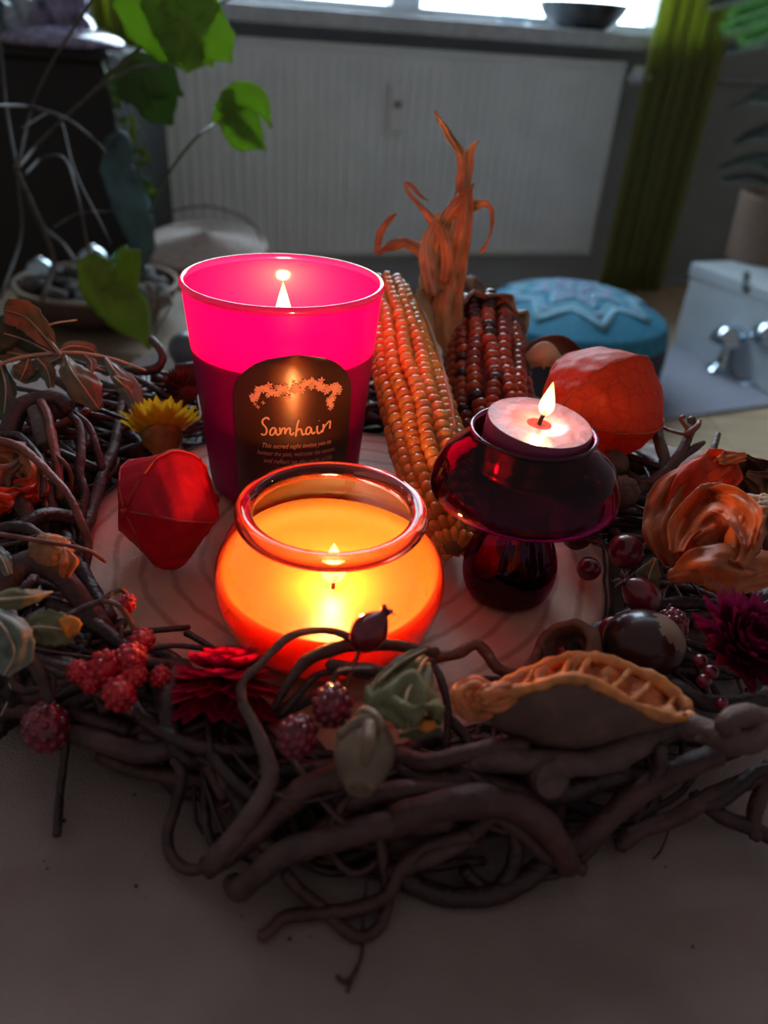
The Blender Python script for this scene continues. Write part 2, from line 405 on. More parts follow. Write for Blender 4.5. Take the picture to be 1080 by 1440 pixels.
def strip(pts, w, m, nm, closed=True):
    vs, fs = [], []; P = []
    k = len(pts)
    for i in range(k if closed else k - 1):
        a, b = Vector(pts[i]), Vector(pts[(i + 1) % k])
        for t in range(6): P.append(a.lerp(b, t / 6))
    if not closed: P.append(Vector(pts[-1]))
    nP = len(P)
    for i in range(nP):
        T = (P[(i + 1) % nP] - P[i - 1]); N = Vector((-T.y, T.x)).normalized()
        for s in (-1, 1):
            q = P[i] + N * w * s; vs.append((q.x, q.y, dome(q.length) + .0012))
    for i in range(nP if closed else nP - 1):
        a = 2 * i; b = 2 * ((i + 1) % nP); fs.append((a, a + 1, b + 1, b))
    return vs, fs
def star(n, r1, r2, ph=0): return [((r1 if i % 2 == 0 else r2) * math.cos(PI * i / n + ph), (r1 if i % 2 == 0 else r2) * math.sin(PI * i / n + ph)) for i in range(2 * n)]
for (nn, a, b, w, mm) in ((8, .80, .56, .012, 'print'), (8, .68, .48, .006, 'print'), (8, .50, .28, .012, 'print'), (8, .38, .30, .010, 'printp'), (16, .30, .22, .006, 'print'), (8, .2, .08, .010, 'printp'), (8, .1, .06, .008, 'print')):
    vs, fs = strip(star(nn, a * cr, b * cr, -PI / 2 + .18), w * cr / .15 * .5, M[mm], 'x'); solid(mk('mandala_line', vs, fs, M[mm], cu), .001)
for k in range(8):
    a = -PI / 2 + .18 + k * PI / 4
    for rr, sz, mm in ((.63, .045, 'printp'), (.50, .05, 'print'), (.34, .035, 'printp')):
        c = Vector((math.cos(a), math.sin(a))) * rr * cr
        vs = []; q = 8
        for i in range(q): 
            p = c + Vector((math.cos(2 * PI * i / q), math.sin(2 * PI * i / q))) * sz * cr * (1 if i % 2 else .6); vs.append((p.x, p.y, dome(p.length) + .0014))
        vs.append((c.x, c.y, dome(c.length) + .0016))
        solid(mk('mandala_dot', vs, [(i, (i + 1) % q, q) for i in range(q)], M[mm], cu), .001)

M['mat'] = mat('felt_mat', (.30, .32, .40), .9, var=.1, scale=120, bump=.2)
mp = [FL(949, 490), FL(1098, 570), FL(830, 608), FL(650, 520)]
vs = [p + Vector((0, 0, .001)) for p in mp] + [p + Vector((0, 0, .007)) for p in mp]
mt = mk('floor_mat', vs, [(0, 3, 2, 1), (4, 5, 6, 7), (0, 1, 5, 4), (1, 2, 6, 5), (2, 3, 7, 6), (3, 0, 4, 7)], M['mat'], None, False); bevel(mt, .003)
tag(mt, 'flat grey mat on the wooden floor beside the teal cushion', 'mat')

M['boxw'] = mat('pale_box', (.52, .60, .66), .5, var=.06, scale=14)
M['mark'] = mat('box_mark', (.10, .14, .14), .6)
b0, b1 = FL(944, 488), FL(1110, 572)
by = (b1 - b0).normalized(); bn = Vector((-by.y, by.x, 0))
d = ray(957, 362); th_ = (b0 + bn * 0 - EYE).dot(bn) / d.dot(bn); bt = (EYE + d * th_).z
print('box', b0, b1, bt)
bx = thing('storage_box', 'pale blue-grey box on the floor carrying the woven plant pot', 'box', (b0 + b1) / 2 + bn * .12)
def pris(name, p0, p1, dn, z0, z1, m, root, bev=.004):
    vs = [p0, p1, p1 + dn, p0 + dn]; vs = [Vector((v.x, v.y, z0)) for v in vs] + [Vector((v.x, v.y, z1)) for v in vs]
    o = mk(name, vs, [(0, 3, 2, 1), (4, 5, 6, 7), (0, 1, 5, 4), (1, 2, 6, 5), (2, 3, 7, 6), (3, 0, 4, 7)], m, None, False); bevel(o, bev); put(o, root); return o
b1x = b0 + by * .36
pris('box_body', b0, b1x, bn * .24, .001, bt - .03, M['boxw'], bx)
pris('box_lid', b0 - by * .004 - bn * .004, b1x + by * .004, bn * .248, bt - .032, bt, M['boxw'], bx)
mk_ = b0 + by * .1
def boxpt(a, b):
    d = ray(a, b); return EYE + d * ((b0 - EYE).dot(bn) / d.dot(bn)) - bn * .0045
for k, pp in enumerate(([(1046, 384), (1053, 380), (1058, 386), (1055, 396), (1048, 398)], [(1045, 398), (1056, 400), (1054, 412), (1046, 410)])):
    vs = [boxpt(*q) for q in pp]; m_ = mk('printed_mark', vs, [tuple(range(len(vs)))], M['mark']); solid(m_, .001); put(m_, bx)

M['pot'] = mat('woven_rope', (.24, .16, .12), .85, var=.4, scale=260, stretch=(1, 1, 3), bump=.6)
M['soil'] = mat('soil', (.02, .015, .01), .95, var=.4, scale=200)
M['conifer'] = mat('dark_needles', (.012, .025, .014), .7, var=.4, scale=60)
M['fern'] = mat('fresh_frond', (.12, .36, .08), .6, var=.3, scale=60, trans=.4)
pc = boxpt(1060, 372); pc = at_plane(1062, 366, bt)
pt_ = thing('potted_conifer', 'dark needled indoor conifer in a brown woven pot on the pale box', 'plant', (pc.x, pc.y, bt))
ph = F(1050, 270, pc.y).z - bt; pr = px(pc, 42)
lathe('pot', [(0.001, 0.001), (pr * .93, 0.001)] + [(pr * (.95 + .08 * k / 16) + .0015 * (k % 2), ph * (k + .3) / 17) for k in range(17)] + [(pr * 1.03, ph), (pr * .96, ph), (pr * .94, ph * .85)], M['pot'], pt_, 40)
lathe('soil', [(0.0, ph * .88), (pr * .95, ph * .87)], M['soil'], pt_, 24)
pb = Vector((pc.x, pc.y, bt + ph * .86))
put(tube('trunk', [pb, pb + Vector((.004, 0, .15)), pb + Vector((0, .01, .38))], .006, .003, M['pot']), pt_)
def frond(a, b, m, root, nm, ln=.03, n=26):
    vs, fs = [], []; P = catmull([a, (a + b) / 2 + Vector((0, 0, .012)), b], n)
    tube_geo(P, [.002] * (n + 1), 5, vs=vs, fs=fs)
    for i in range(2, n + 1):
        T = (P[i] - P[i - 1]).normalized()
        for k in range(7):
            q = T.orthogonal(); q = Quaternion(T, k * 2 * PI / 7 + i) @ q
            d2 = (T * .7 + q).normalized(); L = ln * (.5 + .5 * math.sin(PI * i / (n + 1)))
            base = len(vs); s = T.cross(q) * .0012
            vs += [P[i] + s, P[i] - s, P[i] + d2 * L]; fs.append((base, base + 1, base + 2))
    o = mk(nm, vs, fs, m, None, False); put(o, root); return o
for (hz, ex, ey) in ((.04, 1018, 252), (.06, 1040, 225), (.10, 1015, 235), (.12, 1050, 190), (.17, 1035, 200), (.20, 1060, 140), (.26, 1030, 150), (.05, 1120, 230), (.14, 1130, 190)):
    frond(pb + Vector((0, 0, hz)), F(ex, ey, pc.y - .08 + .12 * random.random()), M['conifer'], pt_, 'branch', .022)
gf = thing('hanging_fern', 'fresh green feathery frond reaching in above the potted conifer', 'plant', F(1120, 20, 1.5))
for (a, b, c, d_) in ((1130, 30, 1020, 40), (1130, 10, 1030, 22), (1130, 50, 1045, 55)):
    frond(F(a, b, 1.5), F(c, d_, 1.42), M['fern'], gf, 'frond', .03)
tube('frond_stalk', [F(1130, 30, 1.5), F(1200, -40, 1.5), F(1220, 60, 1.55)], .003, .004, M['conifer'], gf)
frond(F(1130, 62, 1.5), F(1025, 70, 1.45), M['conifer'], gf, 'frond', .02)
frond(F(1130, -5, 1.5), F(1000, 5, 1.45), M['conifer'], gf, 'frond', .025)

M['mirror'] = mat('mirror_glass', (.55, .66, .75), .06, metal=1, var=.02, scale=5)
for (qx, qy, rp, lab, dk) in ((1012, 522, 25, 'clear glass mushroom ornament with silvery cap, nearer the teal cushion', 0), (1062, 540, 28, 'silver mushroom ornament with dark leaning stem by the pale box', 1)):
    p = FL(qx, qy, .0075 if not dk else 0.001); t = thing('glass_mushroom', lab, 'ornament', p, None)
    R = px(p, rp); z = F(qx, 478 if not dk else 474, p.y).z - p.z
    lathe('cap', smoothprof([(R * .2, z - .2 * R), (R * .9, z - .15 * R), (R, z + .1 * R), (R * .75, z + .62 * R), (R * .35, z + .86 * R), (0, z + .92 * R)], 20), M['mirror'], t, 32)
    lathe('stem', smoothprof([(R * .55, 0.0), (R * .6, .01), (R * .35, z * .35), (R * .28, z * .8), (R * .3, z)], 16), M['mirror'] if not dk else mat('dark_stem', (.03, .03, .035), .2), t, 24, cap=True)
    lathe('foot', smoothprof([(R * .8, 0.0), (R * .85, .006), (R * .3, .018), (0, .02)], 8), M['mirror'], t, 24)

# ================================================================ window sill things
M['dkglass'] = mat('dark_bowl', (.06, .06, .065), .2, var=.2, scale=30)
p = EYE + ray(828, 22) * ((SZ - EYE.z) / ray(828, 22).z) if ray(828, 22).z > 0 else WP(828, 22, .06)
p = wl(wu(WP(832, 22, .08)), SZ, .03)
t = thing('bowl', 'dark shallow bowl standing on the window sill beside the curtain', 'bowl', p)
lathe('bowl_body', smoothprof([(.05, .0), (.075, .006), (.10, .03), (.115, .055), (.112, .055), (.09, .03), (0, .012)], 24), M['dkglass'], t, 40)
lathe('foot_ring', [(.045, 0), (.05, 0), (.05, .006), (.045, .006)], M['dkglass'], t, 30)
M['clear'] = thin_glass('clear_glass', (.85, .9, .95), 1, .02, 1.5)
p = wl(wu(WP(735, 10, .08)), SZ, .04)
t = thing('glass_jar', 'small clear glass jar on the sill left of the dark bowl', 'jar', p)
lathe('jar_body', smoothprof([(0.001, 0.001), (.035, .001), (.04, .02), (.038, .06), (.03, .075)], 20), M['clear'], t, 32)
lathe('jar_lid', [(0, .085), (.032, .085), (.032, .072)], M['chrome'], t, 32)
# ================================================================ background things, left
M['black'] = mat('black_cabinet', (.006, .006, .007), .6, var=.2, scale=20)
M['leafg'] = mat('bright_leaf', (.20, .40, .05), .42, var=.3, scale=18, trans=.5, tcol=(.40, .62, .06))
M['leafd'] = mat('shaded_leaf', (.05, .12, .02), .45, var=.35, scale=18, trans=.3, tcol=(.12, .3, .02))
M['leafy'] = mat('yellow_green_leaf', (.16, .24, .015), .5, var=.25, scale=20, trans=.3, tcol=(.3, .45, .02))
M['leafb'] = mat('bluish_leaf', (.05, .11, .13), .5, var=.35, scale=30)
M['stem'] = mat('grey_stem', (.085, .07, .065), .7, var=.3, scale=60)
M['stemg'] = mat('green_stem', (.06, .09, .03), .6, var=.3, scale=60)
M['ameth'] = mat('amethyst', (.22, .20, .34), .12, var=.5, scale=50, sss=0, coat=1)
M['ameth2'] = mat('pale_crystal', (.42, .52, .60), .1, var=.3, scale=50, coat=1)
M['straw'] = mat('straw_coil', (.44, .37, .33), .8, var=.25, scale=160, bump=.5)
M['brownb'] = mat('brown_basket', (.10, .055, .04), .8, var=.3, scale=120, bump=.5)
M['bwood'] = mat('brown_wood', (.18, .125, .08), .7, var=.3, scale=12, stretch=(1, 1, 8), bump=.2)
M['bauble'] = mat('silver_bauble', (.42, .52, .58), .15, metal=1, var=.15, scale=20)
M['baubleg'] = mat('green_bauble', (.10, .34, .06), .15, metal=.6, var=.2, scale=20)
M['grey'] = mat('grey_ball', (.10, .11, .13), .35, var=.15, scale=30)
M['twine'] = mat('pale_raffia', (.24, .20, .17), .8, var=.3, scale=100)

cf = 1.42
tr = F(150, 88, cf); tlx = F(-160, 88, cf).x
cab = thing('cabinet', 'black cabinet behind the houseplant stems', 'cabinet', ((tr.x + tlx) / 2, cf + .15, 0))
b_ = box('cabinet_body', ((tr.x + tlx) / 2, cf + .16, tr.z / 2 + .01), (tr.x - tlx, .3, tr.z - .02), M['black'], None, 0, .004); put(b_, cab)
b_ = box('cabinet_top', ((tr.x + tlx) / 2, cf + .155, tr.z + .008), (tr.x - tlx + .01, .32, .016), M['black'], None, 0, .003); put(b_, cab)
ztop = tr.z + .016
def crystal(name, p, s, m, label, grp=None, dirn=(0, 0, 1)):
    bm = bmesh.new(); bmesh.ops.create_cone(bm, cap_ends=True, segments=6, radius1=s * .5, radius2=s * .42, depth=s * 1.0)
    top = [v for v in bm.verts if v.co.z > 0]; r = bmesh.ops.extrude_face_region(bm, geom=[f for f in bm.faces if all(v in top for v in f.verts)])
    nv = [v for v in r['geom'] if isinstance(v, bmesh.types.BMVert)]
    bmesh.ops.translate(bm, vec=(0, 0, s * .5), verts=nv); bmesh.ops.scale(bm, vec=(.12, .12, 1), verts=nv)
    o = frombm(name, bm, m, None, False); return o
ag = thing('crystal_cluster', 'violet and pale blue crystal cluster on top of the black cabinet', 'crystal', F(80, 70, cf + .05) * 1.0)
ag.location.z = ztop
for k in range(15):
    a = random.uniform(45, 140); y = cf + .03 + random.random() * .08
    p = F(a, 70, y); p.z = ztop + .012 + random.random() * .045
    o = crystal('crystal_point', p, .035 + .02 * random.random(), M['ameth2'] if k % 3 == 0 else M['ameth'], '')
    o.location = p; look_rot(o, (random.uniform(-.7, .7), random.uniform(-.8, 0), 1)); put(o, ag)
q = F(90, 78, cf + .06); q.z = ztop
b_ = lathe('crystal_base', smoothprof([(.0, .0), (.09, .0), (.10, .012), (.06, .03), (0, .03)], 12), M['ameth'], None, 20); b_.location = q; put(b_, ag)
t = thing('crystal_cluster', 'dark bluish crystal heap at the rear end of the black cabinet top', 'crystal', F(15, 62, cf + .05)); t.location.z = ztop
for k in range(9):
    p = F(random.uniform(-10, 50), 62, cf + .03 + random.random() * .1); p.z = ztop + .012 + random.random() * .05
    o = crystal('crystal_point', p, .04, M['leafb'] if k % 2 else M['ameth2'], ''); o.location = p; look_rot(o, (random.uniform(-.7, .7), random.uniform(-.8, 0), 1)); put(o, t)

# basket with straw coil lid
bl = F(290, 338, 1.5); br = px(bl, 86)
bk = thing('basket', 'round lidded basket with a coiled straw lid and wire handle', 'basket', (bl.x, bl.y, 0))
zl = bl.z
lathe('basket_body', smoothprof([(br * .55, 0.0), (br * .8, .03), (br * .96, zl * .5), (br * .93, zl - .045)], 30), M['brownb'], bk, 48, cap=True)
lp = []
for k in range(11):
    r = br * (k + .5) / 11
    lp += [(r - br * .042 + .0001, .022 - .022 * (r / br) ** 2), (r, .034 - .022 * (r / br) ** 2), (r + br * .030, .026 - .022 * (r / br) ** 2)]
lp += [(br * 1.0, .0), (br * .97, -.004)]
lo_ = lathe('basket_lid', lp, M['straw'], bk, 48); lo_.location = (0, 0, zl - .035 + .02); lo_.rotation_euler = (math.radians(9), 0, 0)
hp = [F(212, 345, 1.52), F(225, 305, 1.54), F(290, 290, 1.56), F(350, 310, 1.55), F(374, 350, 1.53)]
tube('handle', hp, .0025, .0025, M['brownb'], bk, ns=6)
lathe('basket_rim', [(br * .93, zl - .06), (br * .99, zl - .05), (br * .99, zl - .03), (br * .90, zl - .025)], M['brownb'], bk, 48)

# crate and bowl
by_ = 1.05
c0 = F(130, 402, by_); cz = F(130, 452, by_).z
crt = thing('crate', 'low brown wooden crate carrying the bowl of baubles', 'crate', (c0.x - .02, by_ + .03, 0))
for k in range(3):
    zz = cz * (k + .5) / 3
    put(box('board', (c0.x - .02, by_ - .115, zz), (.34, .012, cz / 3 - .006), M['bwood'], None, 0, .002), crt)
    put(box('board', (c0.x + .145, by_ + .03, zz), (.012, .27, cz / 3 - .006), M['bwood'], None, 0, .002), crt)
    put(box('board', (c0.x - .185, by_ + .03, zz), (.012, .27, cz / 3 - .006), M['bwood'], None, 0, .002), crt)
put(box('lid_board', (c0.x - .02, by_ + .03, cz - .005), (.33, .29, .01), M['bwood'], None, 0, .002), crt)
rb = px(c0, 112)
bw = thing('wooden_bowl', 'shallow brown bowl filled with silvery baubles', 'bowl', (c0.x, by_ + .02, cz))
hb = c0.z - cz
lathe('bowl_body', smoothprof([(rb * .4, 0.001), (rb * .75, hb * .25), (rb * .95, hb * .7), (rb, hb), (rb * .97, hb), (rb * .85, hb * .6), (0, hb * .25)], 30), M['brownb'], bw, 48)
lathe('bowl_rim', smoothprof([(rb * .96, hb * .95), (rb * 1.02, hb * .97), (rb * 1.02, hb * 1.05), (rb * .96, hb * 1.06), (rb * .96, hb * .95)], 12), M['bwood'], bw, 48)
for (qx, qy, r, m_, lab) in ((58, 383, 20, 'bauble', 'silver-blue bauble on the far side of the brown bowl'), (132, 368, 22, 'bauble', 'largest silvery bauble right above the drooping yellow-green leaf'), (176, 366, 17, 'baubleg', 'small shiny green bauble beside the largest silvery one'), (60, 412, 16, 'ameth2', 'pale crystal ball low in the brown bowl'), (120, 415, 15, 'ameth2', 'pale lilac stone ball half hidden by the drooping leaf')):
    p = F(qx, qy, by_ + .02); R = px(p, r)
    o = thing('bauble' if 'bauble' in m_ else 'stone_ball', lab, 'ornament', p)
    bm = bmesh.new(); bmesh.ops.create_uvsphere(bm, u_segments=28, v_segments=18, radius=R)
    frombm('ball', bm, M[m_], o)
    if 'bauble' in m_:
        lathe('bauble_cap', [(R * .2, R * .94), (R * .22, R * 1.08), (0, R * 1.1)], M['chrome'], o, 16)
        # resting pebble bed is the bowl's own filling
bed = []
bm = bmesh.new()
for k in range(60):
    a = random.random() * 2 * PI; r = rb * .8 * math.sqrt(random.random())
    mtx = Matrix.Translation((c0.x + r * math.cos(a), by_ + .02 + r * math.sin(a), cz + hb * (.55 + .45 * random.random()))) @ Matrix.Rotation(random.random() * 6, 4, 'X') @ Matrix.Diagonal((.018, .013, .010, 1))
    bmesh.ops.create_icosphere(bm, subdivisions=1, radius=1, matrix=mtx)
o = frombm('pebbles', bm, M['stem']); tag(o, 'dark pebbles filling the brown bowl under the baubles', 'pebbles', kind='stuff')
# raffia tuft
rf = thing('raffia_tuft', 'pale tuft of raffia hanging over the edge of the bowl', 'raffia', F(205, 415, by_ - .06))
for k in range(16):
    a = F(190 + random.random() * 20, 400 + random.random() * 15, by_ - .05)
    b = F(205 + random.random() * 40, 400 + random.random() * 30, by_ - .1)
    c = F(195 + random.random() * 30, 430 + random.random() * 50, by_ - .11)
    tube('strand', [a, b, c] if k % 3 else [a, (a + b) / 2 + Vector((0, 0, .006)), b], .0022, .0014, M['twine'], rf, n=8, ns=5)
p = F(262, 492, .72); R = px(p, 25)
o = thing('grey_pebble', 'smooth grey stone ball behind the magenta candle glass', 'stone', p)
bm = bmesh.new(); bmesh.ops.create_uvsphere(bm, u_segments=28, v_segments=18, radius=R); frombm('stone', bm, M['grey'], o)
st = thing('stool', 'dark brown little stool carrying the grey stone ball', 'stool', (p.x, p.y, 0))
zst = p.z - R
lathe('seat', smoothprof([(0, zst - .02), (.055, zst - .02), (.06, zst - .01), (.055, zst), (0, zst)], 16), M['brownb'], st, 32)
for k in range(3):
    a = k * 2 * PI / 3
    tube('leg', [Vector((p.x + .035 * math.cos(a), p.y + .035 * math.sin(a), zst - .015)), Vector((p.x + .06 * math.cos(a), p.y + .06 * math.sin(a), 0.003))], .008, .007, M['brownb'], st)

# ------------------------------------------------ houseplant
hpz = .78
plant = thing('houseplant', 'big houseplant with long bare stems and bright lobed green leaves', 'plant', F(30, 430, .92))
for s, r in (([(60, 420), (75, 370), (60, 320), (30, 255), (22, 235)], 4.0), ([(22, 240), (60, 195), (130, 130), (165, 95), (230, 45), (330, -5)], 2.6), ([(25, 240), (10, 160), (0, 60), (-10, -20)], 2.2), ([(25, 235), (45, 150), (75, 85), (120, 15), (140, -20)], 2.0), ([(-10, 148), (40, 150), (90, 165), (125, 190), (150, 215)], 2.2),
             ([(35, 245), (60, 222), (90, 222), (108, 270), (122, 340), (130, 380)], 2.0), ([(60, 320), (90, 345), (110, 375)], 3.4), ([(30, 180), (80, 160), (105, 240), (150, 330), (155, 345)], 1.4), ([(210, 300), (240, 240), (275, 195), (300, 175)], 1.8), ([(130, 130), (190, 95), (235, 95)], 1.6), ([(0, 420), (30, 330), (25, 250)], 2.5), ([(75, 320), (110, 300), (155, 297)], 1.2)):
    pp = [F(a, b, hpz + .10 * math.sin(i + a * .01)) for i, (a, b) in enumerate(s)]
    tube('stem', pp, px(pp[0], r), px(pp[0], r * .75), M['stem'] if r != 1.8 else M['stemg'], plant, ns=6, rough=.1)
def lobed(name, spine_list, m, root, y):
    # several lobes from one point, one object
    vs, fs = [], []
    for sp, ws, dy in spine_list:
        pts = [F(a, b, y + dy * i) for i, (a, b) in enumerate(sp)]
        o = blade('x', pts, [px(pts[0], w) for w in ws], None, None, fold=.3, n=14, na=4, crink=.25, thick=0, teeth=.12, nt=7)
        b0 = len(vs); vs += [v.co.copy() for v in o.data.vertices]; fs += [tuple(i + b0 for i in p.vertices) for p in o.data.polygons]
        me = o.data; bpy.data.objects.remove(o); bpy.data.meshes.remove(me)
    o = mk(name, vs, fs, m); solid(o, .0004); put(o, root); return o
lobed('leaf', [([(165, -10), (215, 30), (262, 62), (300, 92)], [18, 40, 42, 20, 3], .004), ([(210, -20), (255, 20), (300, 55), (327, 88)], [30, 50, 45, 30, 2], .002), ([(230, -15), (275, 10), (300, 30)], [30, 34, 26], .004), ([(240, 30), (262, 70), (275, 98)], [30, 32, 14], .0)], M['leafg'], plant, .72)
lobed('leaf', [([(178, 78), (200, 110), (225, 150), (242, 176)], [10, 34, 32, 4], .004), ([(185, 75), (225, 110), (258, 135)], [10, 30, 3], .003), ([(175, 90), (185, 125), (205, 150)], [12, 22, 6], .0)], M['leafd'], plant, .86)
lobed('leaf', [([(318, 150), (345, 170), (375, 212)], [14, 22, 2], .003), ([(310, 160), (335, 135), (362, 140), (382, 180)], [14, 18, 16, 2], .001), ([(320, 160), (340, 190), (370, 208)], [18, 22, 4], .001), ([(325, 160), (308, 165), (299, 172)], [14, 12, 2], .0), ([(318, 150), (322, 135), (325, 125)], [12, 12, 5], .0)], M['leafg'], plant, .74)
lobed('leaf', [([(120, 360), (145, 400), (180, 440), (212, 490)], [16, 36, 34, 4], -.002), ([(185, 350), (178, 390), (170, 420)], [14, 18, 22], .0), ([(118, 375), (150, 390), (170, 420)], [10, 24, 20], .0)], M['leafy'], plant, .70)
lobed('leaf', [([(148, 200), (165, 240), (185, 290), (200, 345), (196, 385)], [4, 24, 28, 20, 3], .003), ([(150, 200), (172, 195), (175, 230)], [6, 10, 12], .0)], M['leafb'], plant, .95)
iv = thing('trailing_ivy', 'thin trailing ivy with tiny round leaves in front of the curtain', 'plant', F(205, 130, 1.15))
tube('vine', [F(140, 84, 1.46), F(146, 92, 1.36), F(150, 110, 1.15), F(165, 170, 1.14), F(190, 220, 1.13), F(205, 280, 1.12)], .0015, .001, M['stemg'], iv, ns=5)
tube('vine', [F(140, 84, 1.46), F(150, 86, 1.36), F(165, 80, 1.15), F(170, 130, 1.14), F(200, 190, 1.13), F(212, 240, 1.12)], .0015, .001, M['stemg'], iv, ns=5)
for k in range(34):
    t_ = random.random(); a, b = 158 + 52 * t_ + random.uniform(-12, 12), 90 + 190 * t_ + random.uniform(-12, 12)
    p = F(a, b, 1.13); an = random.random() * 6; L = px(p, 7)
    d3 = (c_r * math.cos(an) + c_u * math.sin(an)) * L
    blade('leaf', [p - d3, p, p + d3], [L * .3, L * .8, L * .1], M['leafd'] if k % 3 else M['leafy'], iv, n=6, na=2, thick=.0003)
# ================================================================ wooden slice
SCX, SCY, SR = -.017, .250, .105
M['slice'] = mat('glow_tinted_wood', (.72, .36, .27), .6, var=.18, scale=30, bump=.35, bscale=300)  # pale wood with the red candle glow put into its base colour
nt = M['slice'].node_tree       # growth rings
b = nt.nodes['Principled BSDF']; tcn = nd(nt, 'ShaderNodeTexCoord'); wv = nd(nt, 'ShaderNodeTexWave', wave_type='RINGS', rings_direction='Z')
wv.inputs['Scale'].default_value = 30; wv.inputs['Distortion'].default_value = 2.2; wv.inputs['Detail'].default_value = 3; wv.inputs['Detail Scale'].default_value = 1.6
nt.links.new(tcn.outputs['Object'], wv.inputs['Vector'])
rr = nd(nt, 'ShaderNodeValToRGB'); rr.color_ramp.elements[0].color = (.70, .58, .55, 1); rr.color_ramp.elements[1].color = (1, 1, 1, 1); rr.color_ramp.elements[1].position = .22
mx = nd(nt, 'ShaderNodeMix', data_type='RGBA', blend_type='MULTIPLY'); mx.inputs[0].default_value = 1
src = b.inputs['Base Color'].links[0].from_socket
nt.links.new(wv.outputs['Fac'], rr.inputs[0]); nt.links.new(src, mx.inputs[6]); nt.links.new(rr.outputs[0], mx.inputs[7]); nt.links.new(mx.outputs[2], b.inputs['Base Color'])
M['barkr'] = mat('slice_bark', (.06, .035, .025), .9, var=.4, scale=120, bump=.8)
sl = thing('wood_slice', 'round pale wood slice with growth rings under the three candles', 'wood slice', (SCX, SCY, ZT))
def slf(a, z): return 1 + .018 * math.sin(3 * a + 1) + .012 * math.sin(7 * a) + .006 * math.sin(17 * a)
pts_ = [(SR * k / 24, .015 + .0002 * math.sin(k * 2.1)) for k in range(25)]
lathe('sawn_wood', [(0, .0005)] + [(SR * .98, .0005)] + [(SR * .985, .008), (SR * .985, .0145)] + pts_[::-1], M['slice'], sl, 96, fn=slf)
lathe('bark', [(SR * .985, .001), (SR * 1.02, .002), (SR * 1.03, .008), (SR * 1.015, .0145), (SR * .985, .0152)], M['barkr'], sl, 120, fn=lambda a, z: slf(a, z) * (1 + .01 * noise.noise(Vector((math.cos(a) * 9, math.sin(a) * 9, z * 300)))))

# ================================================================ candles
M['wick'] = mat('charred_wick', (.015, .01, .01), .9)
def flame(parent, z, h, r, s, loc=(0, 0), nm='flame'):
    prof = smoothprof([(r * .15, 0), (r * .62, h * .08), (r * .98, h * .25), (r * .86, h * .45), (r * .5, h * .7), (r * .18, h * .9), (0, h)], 18)
    o = lathe(nm, prof, flame_mat('candle_flame', 2.6), parent, 14); o.location = (loc[0], loc[1], z)
    ld = bpy.data.lights.new('flame_light', 'POINT'); ld.energy = s; ld.color = (1, .52, .18); ld.shadow_soft_size = r * .6
    lo = bpy.data.objects.new('flame_light', ld); COL.objects.link(lo); lo.parent = parent; lo.location = (loc[0], loc[1], z + h * .42); return o
def wick(parent, z, h, loc=(0, 0)):
    P = [Vector((loc[0], loc[1], z)), Vector((loc[0] + .0003, loc[1], z + h * .5)), Vector((loc[0] + .0012, loc[1] - .0002, z + h))]
    vs, fs = tube_geo(catmull(P, 6), [.0007] * 7, 6); return mk('wick', vs, fs, M['wick'], parent)

# ---- magenta glass
gp = H(396, 396, 104.5); gx, gy = gp.x, gp.y + .004
RT_, GH = px(Vector((gx, gy, ZS + .09)), 141), H(396, 396, 104.5).z - ZS
GR = .0405; GB = .0315
print('pink', gx, gy, RT_, GH)
GH = .0895; GR = RT_
WLV = GH - .0255
def gr(z): return GB + (GR - GB) * (z / GH)
M['pinkglass'] = mat('frosted_magenta', (.34, .0, .26), .42, var=.04, scale=20, trans=.62, tcol=(1.0, .0, .105), coat=.35, spec=.4)
M['pinkrim'] = mat('magenta_rim', (.65, .02, .25), .12, var=.02, scale=20, trans=.3, tcol=(1, .1, .5), coat=1)
M['waxp'] = mat('lilac_wax', (.42, .12, .62), .4, var=.03, scale=20, sss=1, sssr=(1, .35, .8), ssss=.02)
pg = thing('jar_candle', 'burning candle in a tall magenta glass with a dark arched Samhain label', 'candle', (gx, gy, ZS + .0003))
lathe('glass', smoothprof([(GB - .004, .0), (GB, .003)], 4)[:-1] + [(gr(z), z) for z in [GH * k / 24 for k in range(1, 24)]] + [(GR, GH - .002)], M['pinkglass'], pg, 96)
lathe('glass_base', [(0, .0), (GB - .004, .0)], M['pinkglass'], pg, 48)
rim = [(GR + .0012 * math.cos(a) - .0004, GH - .0012 + .0015 * math.sin(a)) for a in [2 * PI * k / 12 for k in range(13)]]
lathe('rim', rim, M['pinkrim'], pg, 96)
lathe('wax', [(0, .004), (gr(.004) - .0012, .004)] + [(gr(WLV * k / 10) - .0008, WLV * k / 10 + .004) for k in range(1, 10)] + [(gr(WLV) - .0008, WLV), (gr(WLV) - .003, WLV - .0008), (GR * .5, WLV - .0012), (0, WLV - .0012)], M['waxp'], pg, 72)
wick(pg, WLV - .0015, .009)
flame(pg, WLV + .0052, .0190, .0036, FLAME_PINK)
